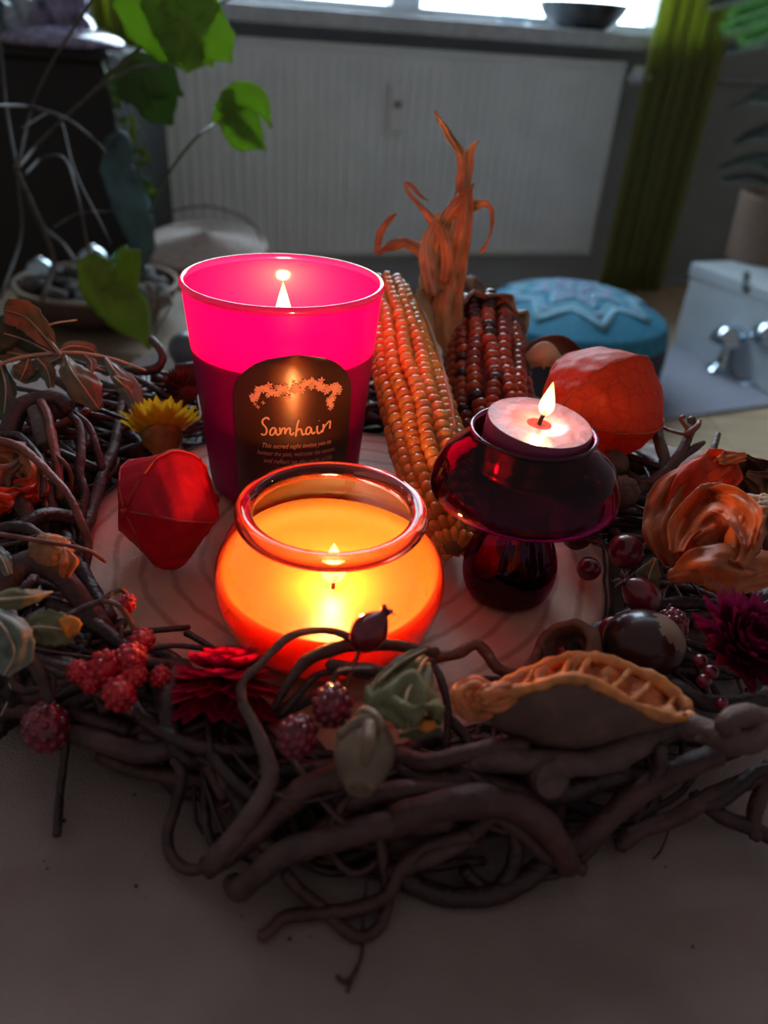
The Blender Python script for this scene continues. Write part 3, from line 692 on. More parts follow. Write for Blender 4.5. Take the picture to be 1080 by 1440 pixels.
# label, wrapped on the tapered wall
LA = math.radians(-90 + 12.0)      # where the label faces
def lab(u, v, off=.0006):          # u metres along the arc, v metres above the glass bottom
    r = gr(v); a = LA + u / r; r += off; return Vector((r * math.cos(a), r * math.sin(a), v))
M['label'] = mat('dark_label', (.040, .018, .013), .30, var=.1, scale=40, spec=1.0)
M['copper'] = mat('copper_print', (.80, .42, .30), .45, var=.1, scale=60)
M['copperp'] = mat('rose_print', (.95, .42, .38), .5, var=.1, scale=60)
LW, LB, LT = .0232, .012, .0625
_o = [(331, 590), (490, 590), (410, 498), (335, 655)]
def lpx(a, b):       # label coordinates of a place seen in the photograph
    d = ray(a, b); o = EYE - pg.location
    t = .27
    for _ in range(40):
        p = o + d * t; r = math.hypot(p.x, p.y); t += (r - gr(p.z)) * .9 / d.length
    p = o + d * t; an = math.atan2(p.y, p.x) - LA
    return an * gr(p.z), p.z
(ua, _), (ub, _), (_, LT), (_, LB) = [lpx(*q) for q in _o]
LC, LW = (ua + ub) / 2, abs(ub - ua) / 2
print('label', LC, LW, LB, LT)
LB = .010
vs, fs = [], []; NU, NV = 30, 30
for j in range(NV + 1):
    v = LB + (LT - LB) * j / NV
    arc = LT - .021
    if v > arc: w_ = LW * math.sqrt(max(0, 1 - ((v - arc) / (LT - arc)) ** 2.1))
    else: w_ = LW
    for i in range(NU + 1): vs.append(lab(LC + w_ * (2 * i / NU - 1), v))
for j in range(NV):
    for i in range(NU):
        a = j * (NU + 1) + i; fs.append((a, a + 1, a + NU + 2, a + NU + 1))
lb = mk('label', vs, fs, M['label'], pg)
def stroke_geo(px_pts, w, vs, fs, off=.00085):
    Q = [Vector((*lpx(*q), 0)) for q in px_pts]; P = catmull(Q, max(4, 4 * (len(Q) - 1))); n = len(P)
    for i in range(n):
        T = (P[min(i + 1, n - 1)] - P[max(i - 1, 0)]).normalized(); N = Vector((-T.y, T.x, 0)) * w
        for s in (-1, 1):
            q = P[i] + N * s; vs.append(lab(q.x, q.y, off))
    b0 = len(vs) - 2 * n
    for i in range(n - 1): fs.append((b0 + 2 * i, b0 + 2 * i + 1, b0 + 2 * i + 3, b0 + 2 * i + 2))
def Z(a, b): return (320 + a / 6.0, 480 + b / 6.0)     # close-up coordinates
word = [[(352, 655), (345, 640), (325, 638), (300, 660), (303, 690), (325, 715), (335, 745), (325, 775), (300, 780), (290, 768)],
        [(405, 725), (385, 722), (365, 745), (362, 775), (380, 783), (400, 760), (408, 728), (412, 765), (425, 783), (440, 770)],
        [(440, 718), (445, 745), (447, 778)], [(447, 770), (460, 735), (478, 722), (486, 740), (484, 775)], [(486, 765), (500, 735), (520, 722), (528, 740), (526, 765), (540, 780), (560, 760)],
        [(598, 655), (585, 700), (578, 750), (572, 795)], [(575, 760), (595, 735), (615, 735), (622, 755), (630, 780), (650, 770)],
        [(695, 718), (675, 718), (658, 740), (660, 772), (678, 775), (695, 750), (698, 722), (703, 755), (715, 772), (735, 755)],
        [(750, 705), (748, 740), (757, 768), (775, 762), (790, 740)], [(765, 660), (767, 664)],
        [(800, 690), (800, 725), (792, 762)], [(797, 740), (815, 705), (845, 670), (858, 672), (855, 700), (852, 730)]]
vs, fs = [], []
for s_ in word: stroke_geo([Z(*q) for q in s_], .00036, vs, fs)
tx = mk('lettering', vs, fs, M['copper'], None); tx.parent = lb
def textline(body, p0, p1, size):
    c = bpy.data.curves.new('t', 'FONT'); c.body = body; c.size = 1; c.shear = .3; c.resolution_u = 2
    o = bpy.data.objects.new('t', c); COL.objects.link(o); dg = bpy.context.evaluated_depsgraph_get(); me = bpy.data.meshes.new_from_object(o.evaluated_get(dg))
    bpy.data.objects.remove(o)
    xs = [v.co.x for v in me.vertices]; x0, x1 = min(xs), max(xs); a = Vector(lpx(*p0)); b = Vector(lpx(*p1)); k = (b - a); L = k.length
    t = k.normalized(); nn = Vector((-t.y, t.x))
    for v in me.vertices:
        q = a + t * ((v.co.x - x0) / (x1 - x0) * L) + nn * v.co.y * size
        v.co = lab(q.x, q.y, .00085)
    o = link('lettering', me, M['copper'], None, False); o.parent = lb
textline('This sacred night invites you to', Z(300, 885), Z(862, 852), .0030)
textline('honour the past, welcome the unseen,', Z(256, 940), Z(893, 912), .0030)
textline('and reflect on the cycle of life', Z(308, 1010), Z(870, 985), .0030)
# garland of tiny printed leaves and flowers
ga, gb_ = [], []; va, fa, vb, fb = [], [], [], []
def petals(c, r, n, vs, fs, rot, off=.0009):
    u, v = lpx(*c)
    for k in range(n):
        a = rot + 2 * PI * k / n; b0 = len(vs)
        for (rr_, aa) in ((0, 0), (.6, .42), (1, 0), (.6, -.42)):
            vs.append(lab(u + r * rr_ * math.cos(a + aa), v + r * rr_ * math.sin(a + aa), off + random.random() * .0001))
        fs.append((b0, b0 + 1, b0 + 2, b0 + 3))
path = [(225, 480), (255, 440), (290, 395), (340, 400), (400, 430), (460, 400), (520, 390), (580, 395), (640, 365), (700, 340), (760, 370), (810, 390), (880, 380), (920, 390), (900, 440), (860, 490), (850, 545)]
PP = catmull([Vector((a, b, 0)) for a, b in path], 80)
for i, q in enumerate(PP):
    t = i / 80
    sp = 34 if .2 < t < .62 else 22
    for k in range(2):
        c = Z(q.x + random.uniform(-sp, sp), q.y + random.uniform(-sp, sp))
        if random.random() < .8: petals(c, random.uniform(.0009, .0015), 5, va, fa, random.random() * 6)
for c in ((220, 462), (355, 362), (505, 462), (780, 320), (898, 360), (820, 415)): petals(Z(*c), .0016, 5, vb, fb, random.random(), .0011)
for c in ((262, 545), (238, 520), (305, 510), (555, 335), (705, 305), (410, 373)): petals(Z(*c), .0009, 4, va, fa, random.random(), .0009)
o = mk('printed_garland', va, fa, M['copper'], None, False); o.parent = lb
o = mk('printed_flowers', vb, fb, M['copperp'], None, False); o.parent = lb

# ---- round jar with orange wax
jp = H(467, 712, 63); jx, jy = jp.x, jp.y
print('jar', jx, jy, px(jp, 135))
JH = jp.z - ZS; JR = px(jp, 133)
M['amber'] = thin_glass('orange_tinted_glass', (.97, .64, .48), 1, .02, 1.5)
M['amberrim'] = solid_glass('orange_rim_glass', (.80, .30, .26), .03)
M['waxo'] = mat('orange_wax', (.80, .22, .04), .45, var=.02, scale=20, sss=1, sssr=(1, .35, .08), ssss=.014)
jr = thing('jar_candle', 'burning orange wax candle in a squat round glass jar in front of the magenta glass', 'candle', (jx, jy, ZS + .0003))
K = JR / .0295; body = [(.0225, 0.0), (.0290, .0022), (.0345, .0085), (.0372, .0165), (.0378, .0215), (.0366, .0285), (.0330, .0360), (.0290, .0415), (.0272, .0440), (.0270, .0452)]
sz = JH / .048; bodyp = smoothprof([(r * K, z * sz) for r, z in body], 40)
lathe('glass_body', [(0, 0.0)] + bodyp, M['amber'], jr, 96)
rc, rz_ = JR * .928, JH - .0022
rimp = [(rc + (.0028 * K) * math.copysign(abs(math.cos(a)) ** .7, math.cos(a)), rz_ + .0026 * math.copysign(abs(math.sin(a)) ** .8, math.sin(a))) for a in [2 * PI * k / 20 for k in range(21)]]
lathe('rim', rimp, M['amberrim'], jr, 96)
def bodyr(z):
    for i in range(len(bodyp) - 1):
        if bodyp[i][1] <= z <= bodyp[i + 1][1]:
            t = (z - bodyp[i][1]) / max(1e-6, bodyp[i + 1][1] - bodyp[i][1]); return bodyp[i][0] * (1 - t) + bodyp[i + 1][0] * t
    return bodyp[-1][0]
WJ = .0265
vs, fs = [], []; sg = 96
wprof = [(0, .0006)] + [(bodyr(.0008 + (WJ - .0008) * k / 14) - .0006, .0008 + (WJ - .0008) * k / 14) for k in range(15)] + [(bodyr(WJ) - .0022, WJ + .0004), (bodyr(WJ) * .90, WJ - .0030), (bodyr(WJ) * .78, WJ - .0062), (bodyr(WJ) * .6, WJ - .0086), (bodyr(WJ) * .3, WJ - .0098), (0, WJ - .0100)]
wz = lambda a: .0035 * math.sin(a) + .0007 * math.sin(3 * a + 1)        # wax stands higher on the rear wall
for i, (r, z) in enumerate(wprof):
    for k in range(sg):
        a = 2 * PI * k / sg; f = max(0, min(1, (z - .010) / (WJ - .010))) ** 1.5 * min(1, r / (.02)) ** 2
        z2 = z + wz(a) * f; rr2 = min(r, bodyr(min(z2, .044)) - .0006) if i <= 15 else r
        vs.append((rr2 * math.cos(a), rr2 * math.sin(a), z2))
for i in range(len(wprof) - 1):
    for k in range(sg):
        a = i * sg + k; b = i * sg + (k + 1) % sg; fs.append((a, b, b + sg, a + sg))
mk('wax', vs, fs, M['waxo'], jr)
wick(jr, WJ - .0102, .006, (.001, 0))
flame(jr, WJ - .0072, .0150, .0042, FLAME_JAR, (.001, 0))

# ---- mushroom holder
tp = H(753, 592, 83.5); mx_, my_ = tp.x, tp.y
print('mushroom', mx_, my_, px(tp, 74.5))
MR = px(tp, 74.5) / .0167
M['purple'] = thin_glass('dark_plum_glass', (.32, .02, .14), 1, .02, 1.28, gcol=(1, .75, .85))
M['purpled'] = thin_glass('deep_plum_glass', (.26, .025, .12), 1, .03, 1.4, gcol=(1, .45, .7))
M['cupg'] = thin_glass('plum_cup_glass', (.35, .03, .10), 1, .10, 2.2, gcol=(1, .12, .22))
mh = thing('candle_holder', 'dark plum glass mushroom shaped candle holder on the wood slice', 'candle holder', (mx_, my_, ZS + .0003))
M['plumbase'] = thin_glass('plum_base_glass', (.30, .015, .09), .10, .15, 1.4)
lathe('cap_base', [(.0105 * MR, .0385), (.022 * MR, .0397), (.0272 * MR, .0407)], M['plumbase'], mh, 72)
sp_ = smoothprof([(.0272, .0407), (.0300, .0415), (.0312, .0432), (.0306, .0475), (.0278, .0540), (.0228, .0590), (.0200, .0625), (.0196, .0645)], 36)
lathe('cap_glass', [(r * MR, z) for r, z in sp_], M['purple'], mh, 96)
lathe('cup_glass', [(r * MR, z) for r, z in smoothprof([(.0196, .0645), (.0188, .0630), (.0184, .0560), (.0180, .052), (.012, .0505), (0, .0502)], 20)], M['cupg'], mh, 72)
M['lip'] = solid_glass('plum_lip_glass', (.75, .35, .6), .02)
lathe('lip', [((.0196 + .0007 * math.cos(a)) * MR, .0645 + .0007 * math.sin(a)) for a in [2 * PI * k / 12 for k in range(13)]], M['lip'], mh, 96)
stp = smoothprof([(.0125, 0.0), (.0152, .003), (.0165, .009), (.0160, .0155), (.0138, .022), (.0112, .029), (.0104, .034), (.0108, .0385)], 30)
lathe('stem_glass', [(0, 0)] + [(r * MR, z) for r, z in stp], M['purpled'], mh, 72)
lathe('stem_core', [(r * MR * .9, z) for r, z in smoothprof([(0, .0010), (.0120, .0012), (.0148, .006), (.0150, .012), (.0120, .018), (0, .0195)], 20)], M['purple'], mh, 48)
M['waxm'] = mat('plum_wax', (.23, .035, .10), .33, var=.12, scale=90, sss=.5, sssr=(1, .3, .4), ssss=.004, bump=.2, bscale=250)
M['waxpool'] = mat('molten_wax', (.12, .015, .03), .08, var=.05, scale=60, coat=1)
M['waxtop'] = mat('lit_plum_wax', (.21, .085, .15), .32, var=.22, scale=160, sss=.4, sssr=(1, .4, .4), ssss=.004, bump=.25, bscale=260, coat=.2)  # same plum wax, with the pinkish light on its top put into the colour
tc_ = thing('tealight', 'burning plum-coloured wax tealight sitting in the mushroom holder', 'candle', (mx_, my_, ZS + .0512))
r_ = .0167 * MR; h_ = .0178
lathe('wax', [(0, 0), (r_ * .97, 0), (r_, .001), (r_, h_ - .0006), (r_ * .985, h_)], M['waxm'], tc_, 72, fn=lambda a, z: 1 + .004 * noise.noise(Vector((math.cos(a) * 4, math.sin(a) * 4, z * 100))))
lathe('wax_top', [(r_ * .985, h_), (r_ * .9, h_ - .0001), (r_ * .6, h_ - .0003), (r_ * .27, h_ - .0005), (r_ * .23, h_ - .0011)], M['waxtop'], tc_, 72, fn=lambda a, z: 1 + .012 * noise.noise(Vector((math.cos(a) * 3, math.sin(a) * 3, z * 800))))
lathe('wax_pool', [(r_ * .24, h_ - .0010), (0, h_ - .0011)], M['waxpool'], tc_, 40)
wick(tc_, h_ - .0011, .0052)
flame(tc_, h_ + .0022, .0118, .0025, FLAME_TEA, (.0008, 0))
tc_.rotation_euler = (math.radians(3), math.radians(4), 0)

# ================================================================ corn
def corn(name, label, A, B, prof, rows, per, mats, pick, ksz, seed, cobcol):
    rnd = random.Random(seed)
    t = thing(name, label, 'corn', A); ax = (B - A); L = ax.length; ax.normalize()
    N = ax.orthogonal().normalized(); Bn = ax.cross(N)
    def pr_(s):
        x = s * (len(prof) - 1); k = min(int(x), len(prof) - 2); u = x - k; u = u * u * (3 - 2 * u); return prof[k] * (1 - u) + prof[k + 1] * u
    P = [A + ax * (L * k / 16) for k in range(17)]
    vs, fs = tube_geo(P, [max(.002, pr_(k / 16) - ksz[2] * .55) for k in range(17)], 20)
    core = mk('cob', vs, fs, cobcol); put(core, t)
    bm = bmesh.new(); bmesh.ops.create_uvsphere(bm, u_segments=9, v_segments=6, radius=1)
    for v in bm.verts:
        c = v.co; c.x = math.copysign(abs(c.x) ** .75, c.x); c.y = math.copysign(abs(c.y) ** .75, c.y)
    base = bpy.data.meshes.new('kernel'); bm.to_mesh(base); bm.free(); base.polygons.foreach_set('use_smooth', [True] * len(base.polygons))
    meshes = []
    for m_ in mats: q = base.copy(); q.materials.append(m_); meshes.append(q)
    cand = []
    for r in range(rows):
        wob = rnd.random()
        for k in range(per):
            s = (k + .5 + .35 * math.sin(wob * 6 + k * .35)) / per
            if s < 0 or s > 1: continue
            a = 2 * PI * r / rows + .07 * math.sin(k * .5 + wob * 9) + .25 * math.sin(s * 2.2) + rnd.uniform(-.03, .03)
            rad = pr_(s); d = N * math.cos(a) + Bn * math.sin(a); p = A + ax * L * s + d * (rad - ksz[2] * .5)
            tw = 2 * PI * rad / rows * .52
            sc = Vector((tw * rnd.uniform(.92, 1.05), L / per * .53 * rnd.uniform(.92, 1.08), ksz[2] * rnd.uniform(.9, 1.1)))
            cand.append((d.dot((EYE - p).normalized()), p, d, sc, s, r, k))
    cand.sort(key=lambda c: -c[0]); back = bmesh.new()
    for i, (f, p, d, sc, s, r, k) in enumerate(cand):
        X = ax.cross(d).normalized(); mt_ = Matrix((X, ax, d)).transposed().to_4x4(); mt_ = Matrix.Translation(p) @ mt_ @ Matrix.Diagonal((*sc, 1))
        if i < 290 and f > -.35:
            o = bpy.data.objects.new('kernel', meshes[pick(rnd, s, r, k)]); COL.objects.link(o)
            o.parent = t; o.matrix_parent_inverse = Matrix.Translation(A).inverted(); o.matrix_basis = mt_
        else: bmesh.ops.create_icosphere(back, subdivisions=1, radius=1, matrix=mt_)
    o = frombm('rear_kernels', back, mats[0]); put(o, t); o['kind'] = 'stuff'
    return t, pr_
M['k1'] = mat('golden_kernel', (.85, .42, .09), .25, var=.15, scale=90, sss=.25, sssr=(1, .5, .2), ssss=.002, coat=.3)
M['k2'] = mat('orange_kernel', (.76, .30, .06), .25, var=.15, scale=90, sss=.25, sssr=(1, .5, .2), ssss=.002, coat=.3)
M['k3'] = mat('pale_kernel', (.74, .38, .12), .25, var=.15, scale=90, sss=.25, sssr=(1, .5, .2), ssss=.002, coat=.3)
M['d1'] = mat('brick_kernel', (.46, .075, .03), .2, var=.3, scale=120, coat=.5)
M['d2'] = mat('dark_kernel', (.055, .010, .012), .16, var=.3, scale=120, coat=.6)
M['d3'] = mat('maroon_kernel', (.27, .038, .025), .18, var=.3, scale=120, coat=.5)
M['cob'] = mat('cob_core', (.30, .16, .07), .8, var=.2, scale=90)
M['cobd'] = mat('dark_cob_core', (.08, .02, .02), .8, var=.2, scale=90)
M['husk'] = mat('dry_husk', (.66, .33, .17), .6, var=.3, scale=70, stretch=(1, 1, 1), trans=.25, bump=.5, bscale=250)
M['huskp'] = mat('pale_husk', (.62, .44, .30), .6, var=.22, scale=60, trans=.25, bump=.5, bscale=250)
M['huskd'] = mat('weathered_husk', (.34, .20, .14), .65, var=.4, scale=90, trans=.15, bump=.5, bscale=250)
A = F(541, 408, .400); B = H(641, 772, 27)
print('corn A', A, A.z - ZT, B, (B - A).length, 'r', px(A, 30))
tcorn, prA = corn('corn_cob', 'thick golden corn cob leaning behind the magenta glass', A, B, [.0104, .0120, .0134, .0142, .0147, .0147, .0138, .0115, .0065], 13, 35, [M['k1'], M['k2'], M['k3']],
                  lambda rnd, s, r, k: (0, 1, 0, 2, 1, 0)[rnd.randrange(6)] if s < .75 else (1, 1, 0)[rnd.randrange(3)], (.006, .004, .0042), 3, M['cob'])
def pdepth(pts, y, dy=0): return [F(a, b, y + dy * i) for i, (a, b) in enumerate(pts)]
blade('husk_leaf', [F(566, 416, .392), F(586, 450, .372), F(603, 505, .338), F(622, 565, .302), F(640, 608, .280)], [.004, .0050, .0058, .0045, .0012], M['huskp'], tcorn, fold=-.5, crink=.3)
blade('husk_leaf', [F(590, 406, .41), F(594, 440, .40), F(600, 500, .38), F(606, 540, .36)], [.002, .0065, .006, .002], M['huskp'], tcorn, fold=.4, crink=.3)
blade('husk_leaf', [F(548, 408, .41), F(545, 425, .415), F(540, 480, .41)], [.003, .008, .003], M['husk'], tcorn, fold=.3, crink=.3)

A2 = F(676, 444, .425); B2 = F(700, 665, .315)
print('corn2', A2.z - ZT, B2.z - ZT, (B2 - A2).length)
tdark, prB = corn('corn_cob', 'dark maroon and brick corn cob with its dry husk twisted upwards', A2, B2, [.0165, .0195, .0205, .0205, .0200, .0185, .0150], 15, 22, [M['d1'], M['d2'], M['d3']],
                  lambda rnd, s, r, k: (1 if rnd.random() < (.5 if s < .22 else (.4 if (r * 7 + k // 3) % 5 == 0 else .06)) else (0 if (r + k // 4) % 3 else 2)), (.006, .004, .0045), 5, M['cobd'])
# husk collar round the butt of the dark cob
ax = (B2 - A2).normalized(); N_ = ax.orthogonal().normalized(); B_ = ax.cross(N_)
vs, fs = [], []; nn, sg = 14, 60
for i in range(nn + 1):
    s = i / nn; c = F(646, 440, .445).lerp(A2 + ax * .014, s)
    for k in range(sg):
        a = 2 * PI * k / sg; r = .0070 + (.0245 - .0070) * (s ** .75) + .0012 * math.sin(a * 9 + s * 2) * (.3 + s) + .0012 * noise.noise(Vector((a * 3, s * 4, 1)))
        e = (.006 * noise.noise(Vector((math.cos(a) * 2.5, math.sin(a) * 2.5, 7))) + .002 * math.sin(a * 13)) * max(0, s - .6) * 2.5
        vs.append(c + (N_ * math.cos(a) + B_ * math.sin(a)) * r + ax * e)
for i in range(nn):
    for k in range(sg):
        a = i * sg + k; b = i * sg + (k + 1) % sg; fs.append((a, b, b + sg, a + sg))
M['huskc'] = mat('weathered_collar', (.22, .12, .09), .6, scale=130, col2=(.62, .50, .42), trans=.2, bump=.6, bscale=250)
o = mk('husk_collar', vs, fs, M['huskc']); solid(o, .0012); put(o, tdark)
def husk(pts, ws, m='husk', y=.42, **kw):
    P = [F(a, b, y + (c if len(q) > 2 else 0)) for q in pts for (a, b, c) in [(q + (0,))[:3]]]
    kw.setdefault('fold', .6); kw.setdefault('crink', .8); kw.setdefault('ridge', .8)
    return blade('husk_leaf', P, [px(P[0], w) for w in ws], M[m], tdark, n=28, **kw)
husk([(646, 525, -.03), (636, 490, -.02), (628, 450, -.01), (634, 400), (645, 350), (652, 300), (656, 262)], [2, 14, 24, 20, 15, 13, 8], y=.405, fold=.5)
husk([(622, 440, .0), (620, 400), (630, 350), (640, 310), (650, 270), (657, 235), (662, 212), (673, 198)], [16, 20, 15, 12, 9, 8, 5, 1], y=.42)
husk([(655, 300, .0), (650, 262), (652, 235), (650, 218), (637, 195), (625, 175), (615, 160), (612, 155)], [9, 9, 7, 7, 8, 5, 3, 2], y=.418, twist=1.2)
husk([(600, 380, .0), (612, 340), (624, 312), (640, 290), (655, 272), (667, 258)], [8, 9, 8, 9, 7, 1], y=.405)
husk([(610, 460, .0), (606, 410), (603, 380), (596, 355), (570, 340), (548, 345), (530, 356)], [12, 14, 10, 9, 7, 7, 3], y=.41, twist=.6)
husk([(530, 356, .0), (534, 330), (545, 312), (557, 300)], [4, 5, 4, 2], y=.41)
husk([(625, 400, .0), (630, 365), (625, 335), (612, 312), (598, 295), (588, 285), (575, 270), (570, 255)], [8, 9, 8, 6, 5, 3, 3, 2], y=.40, twist=.8)
husk([(612, 415, .0), (603, 375), (600, 345), (608, 320), (618, 300)], [12, 13, 9, 6, 4], 'huskp', y=.40)
husk([(570, 256, .0), (580, 262), (590, 274), (602, 282)], [2, 3, 2.5, 1], 'huskd', y=.40)
husk([(652, 298, .0), (668, 290), (683, 288), (691, 300), (690, 322), (683, 342), (675, 355)], [8, 7, 5, 4, 3, 4, 4], y=.41, twist=1.5)
husk([(588, 495, .0), (592, 450), (600, 415), (605, 385)], [4, 8, 11, 8], 'huskd', y=.415)
husk([(650, 400, .0), (662, 415, .01), (672, 440, .0), (682, 465, -.01)], [10, 22, 26, 10], 'huskd', y=.43, fold=.6)
husk([(690, 430, .0), (668, 438), (650, 470), (640, 505)], [8, 16, 18, 4], 'huskp', y=.42, fold=.5)
husk([(596, 402, .0), (598, 440), (606, 480)], [4, 8, 4], 'huskp', y=.425, fold=.5)
# ================================================================ wreath of twisted twigs
M['bark1'] = mat('brown_bark', (.088, .034, .030), .5, var=.35, scale=90, stretch=(1, 1, 1), bump=1.0, bscale=380)
M['bark2'] = mat('greyish_bark', (.082, .036, .034), .55, var=.35, scale=110, bump=1.0, bscale=380)
M['bark3'] = mat('dark_plum_bark', (.048, .018, .017), .42, var=.35, scale=90, bump=1.0, bscale=380)
M['bark4'] = mat('pale_grey_bark', (.125, .068, .060), .6, var=.3, scale=110, bump=1.0, bscale=380)
M['bark5'] = mat('red_brown_shoot', (.22, .055, .03), .45, var=.3, scale=110, bump=1.0, bscale=380)
wr = thing('twig_wreath', 'thick wreath of twisted brown corkscrew twigs lying around the wood slice', 'wreath', (SCX, SCY, ZT))
def br(pts, r0, r1=None, m='bark1', rm=None, n=None, flat=False, ns=10, rough=.20):
    P = [H(*q) for q in pts]
    return tube('branch', P, r0 * .001, (r1 if r1 is not None else r0 * .8) * .001, M[m], wr, n=n, ns=ns, rough=rough, rm=None if rm is None else rm * .001, flatend=flat)
# filler strands woven round the ring
rnd = random.Random(11)
def ringpt(a, rad, z):
    d = (math.degrees(a) + 180) % 360 - 180
    for (d0, i0, o0), (d1, i1, o1) in zip(RING, RING[1:]):
        if d0 <= d <= d1: break
    t = (d - d0) / (d1 - d0); ri, ro = i0 + (i1 - i0) * t, o0 + (o1 - o0) * t
    r = (ri + ro) / 2 + (ro - ri) / 2 * rad * .95
    if r < .112: z = max(z, .0185)
    if d > 60 or d < -165: z = z * 1.35 if z > .01 else z
    return Vector((SCX + math.cos(a) * r, SCY + math.sin(a) * r, ZT + z))
RING = [(-181, .098, .172), (-160, .092, .155), (-150, .088, .146), (-135, .084, .133), (-120, .084, .120), (-109, .088, .115), (-100, .094, .130), (-90, .100, .136), (-75, .105, .140), (-60, .100, .142), (-45, .096, .150), (-35, .095, .163), (-14, .106, .17), (6, .107, .175), (60, .107, .18), (105, .106, .184), (145, .104, .192), (181, .098, .172)]
def half(a):
    return (.022 if math.sin(a) < -.3 else .027)
for k in range(150):
    a0 = rnd.random() * 2 * PI; span = rnd.uniform(.5, 1.9); npt = 9; P = []
    thick = rnd.choice([.0006, .0008, .0011, .0014, .0018, .0022, .0028, .0032]) 
    ph, fq, am = rnd.random() * 6, rnd.uniform(1.5, 4), rnd.uniform(.3, 1.0)
    zc = rnd.uniform(.004, .022)
    for i in range(npt):
        a = a0 + span * i / (npt - 1)
        rad = max(-1, min(1, am * math.sin(ph + fq * i * .5) + rnd.uniform(-.12, .12)))
        lim = math.sqrt(max(.05, 1 - (rad / 1.15) ** 2))
        z = max(thick + .0008, zc * lim + .010 * lim * math.sin(ph * 2 + i * .9))
        P.append(ringpt(a, rad, z))
    r1 = thick * rnd.uniform(.5, .9)
    o = tube('branch', P, thick, r1, M[rnd.choice(['bark1', 'bark1', 'bark3', 'bark3', 'bark2', 'bark5' if k % 6 == 0 else 'bark1'])], wr, n=44, ns=8, rough=.12)
# traced branches, front
br([(95, 1030, 12), (140, 1042, 16), (200, 1058, 18), (260, 1045, 20), (330, 1022, 22), (390, 1002, 24), (430, 985, 26), (470, 972, 30)], 3.0, 1.2, 'bark2', rm=2.9)
br([(140, 1062, 7), (200, 1085, 8), (300, 1098, 10), (400, 1108, 12), (520, 1090, 14)], 2.2, 2.6, 'bark1')
br([(505, 903, 42), (470, 888, 43), (430, 888, 42), (400, 900, 41), (365, 935, 40), (341, 960, 38), (342, 990, 36), (360, 1025, 33), (375, 1065, 30), (378, 1100, 27), (350, 1150, 20), (300, 1215, 8)], 1.0, 3.0, 'bark4', rm=1.3, n=60)
br([(500, 1088, 30), (440, 1102, 28), (400, 1135, 22), (350, 1180, 14), (290, 1222, 6)], 3.4, 2.8, 'bark1')
br([(325, 1238, 5), (335, 1252, 6), (360, 1232, 12), (400, 1200, 17), (470, 1178, 20), (540, 1160, 22), (630, 1150, 22)], 2.6, 3.2, 'bark2', rm=3.4)
br([(245, 1068, 20), (256, 1090, 17), (248, 1130, 9), (236, 1170, 4), (240, 1202, 3), (262, 1222, 3), (292, 1222, 5)], 1.6, 1.4, 'bark2', n=40)
br([(93, 1040, 13), (88, 1085, 7), (84, 1120, 3), (80, 1175, 1.5)], 1.1, 1.2, 'bark3')
br([(508, 1110, 26), (517, 1140, 20), (532, 1175, 14), (540, 1215, 9), (545, 1260, 4), (535, 1300, 1.8), (510, 1318, 1.8), (485, 1308, 1.8), (450, 1275, 2.5), (415, 1245, 5), (400, 1225, 8)], 1.5, 1.7, 'bark1', n=60)
br([(366, 1318, 1.6), (380, 1308, 2), (400, 1290, 2), (440, 1285, 2.5), (500, 1278, 4), (545, 1258, 7), (562, 1225, 11), (600, 1192, 15), (660, 1175, 19)], 1.5, 2.0, 'bark1', n=50)
br([(515, 1240, 8), (511, 1290, 2), (509, 1340, 1), (500, 1365, .8), (488, 1395, .6)], .45, .35, 'bark3', ns=6)
br([(474, 1372, .8), (482, 1380, 1), (493, 1377, 1), (502, 1362, 1)], .5, .5, 'bark3', ns=6)
br([(540, 1165, 20), (580, 1145, 24), (640, 1130, 26), (700, 1128, 27), (750, 1148, 24), (785, 1185, 17), (800, 1220, 9)], 3.6, 3.0, 'bark1', rm=4.2)
br([(548, 1228, 9), (590, 1212, 13), (640, 1190, 16), (680, 1155, 19), (700, 1146, 20), (735, 1170, 17), (765, 1200, 12), (820, 1222, 6)], 1.8, 1.8, 'bark2', rm=2.4, n=50)
br([(562, 1228, 5), (590, 1248, 3), (640, 1262, 3.2), (700, 1256, 3.4), (745, 1232, 5), (775, 1205, 8), (800, 1195, 10)], 2.6, 2.4, 'bark3', rm=2.9, n=40)
br([(652, 1222, 7), (668, 1240, 4), (690, 1256, 3)], 1.8, 1.8, 'bark3', flat=True)
br([(700, 1248, 4), (718, 1225, 7), (726, 1195, 12), (722, 1165, 16)], 2.0, 2.0, 'bark3')
br([(760, 1232, 4), (790, 1225, 4), (830, 1195, 6), (860, 1150, 12), (875, 1115, 18)], 1.4, 1.6, 'bark3')
br([(780, 1200, 10), (830, 1175, 14), (890, 1120, 20), (950, 1085, 25), (1010, 1060, 28)], 3.0, 3.0, 'bark1', rm=3.4)
br([(640, 1075, 26), (700, 1068, 30), (780, 1075, 31), (850, 1070, 32), (900, 1045, 33), (945, 1020, 35), (985, 1026, 38), (1025, 1042, 40), (1062, 1040, 42), (1075, 1018, 44), (1058, 1006, 46), (1030, 1010, 46), (1018, 1020, 45), (1030, 1026, 43)], 3.2, 2.4, 'bark4', rm=3.6, n=80)
E_ = H(776, 1097, 30)
tube('branch', [E_ + c_f * .034 - c_r * .016 - c_u * .002, E_ + c_f * .014 - c_r * .005, E_], .0046, .0052, M['bark2'], wr, ns=18, rough=.06, flatend=True)
cu_ = lathe('cut_end', [(.0, .0005), (.0012, .0003), (.0032, .0006), (.0046, .0002)], M['bark4'], None, 20); cu_.location = E_ - c_f * .0002; look_rot(cu_, -c_f + c_r * .38); put(cu_, wr)
br([(985, 1035, 36), (1000, 1028, 39), (978, 1040, 38)], 1.5, .8, 'bark4')
br([(930, 1050, 34), (925, 1085, 27), (905, 1120, 20), (892, 1150, 12)], 2.0, 1.5, 'bark2')
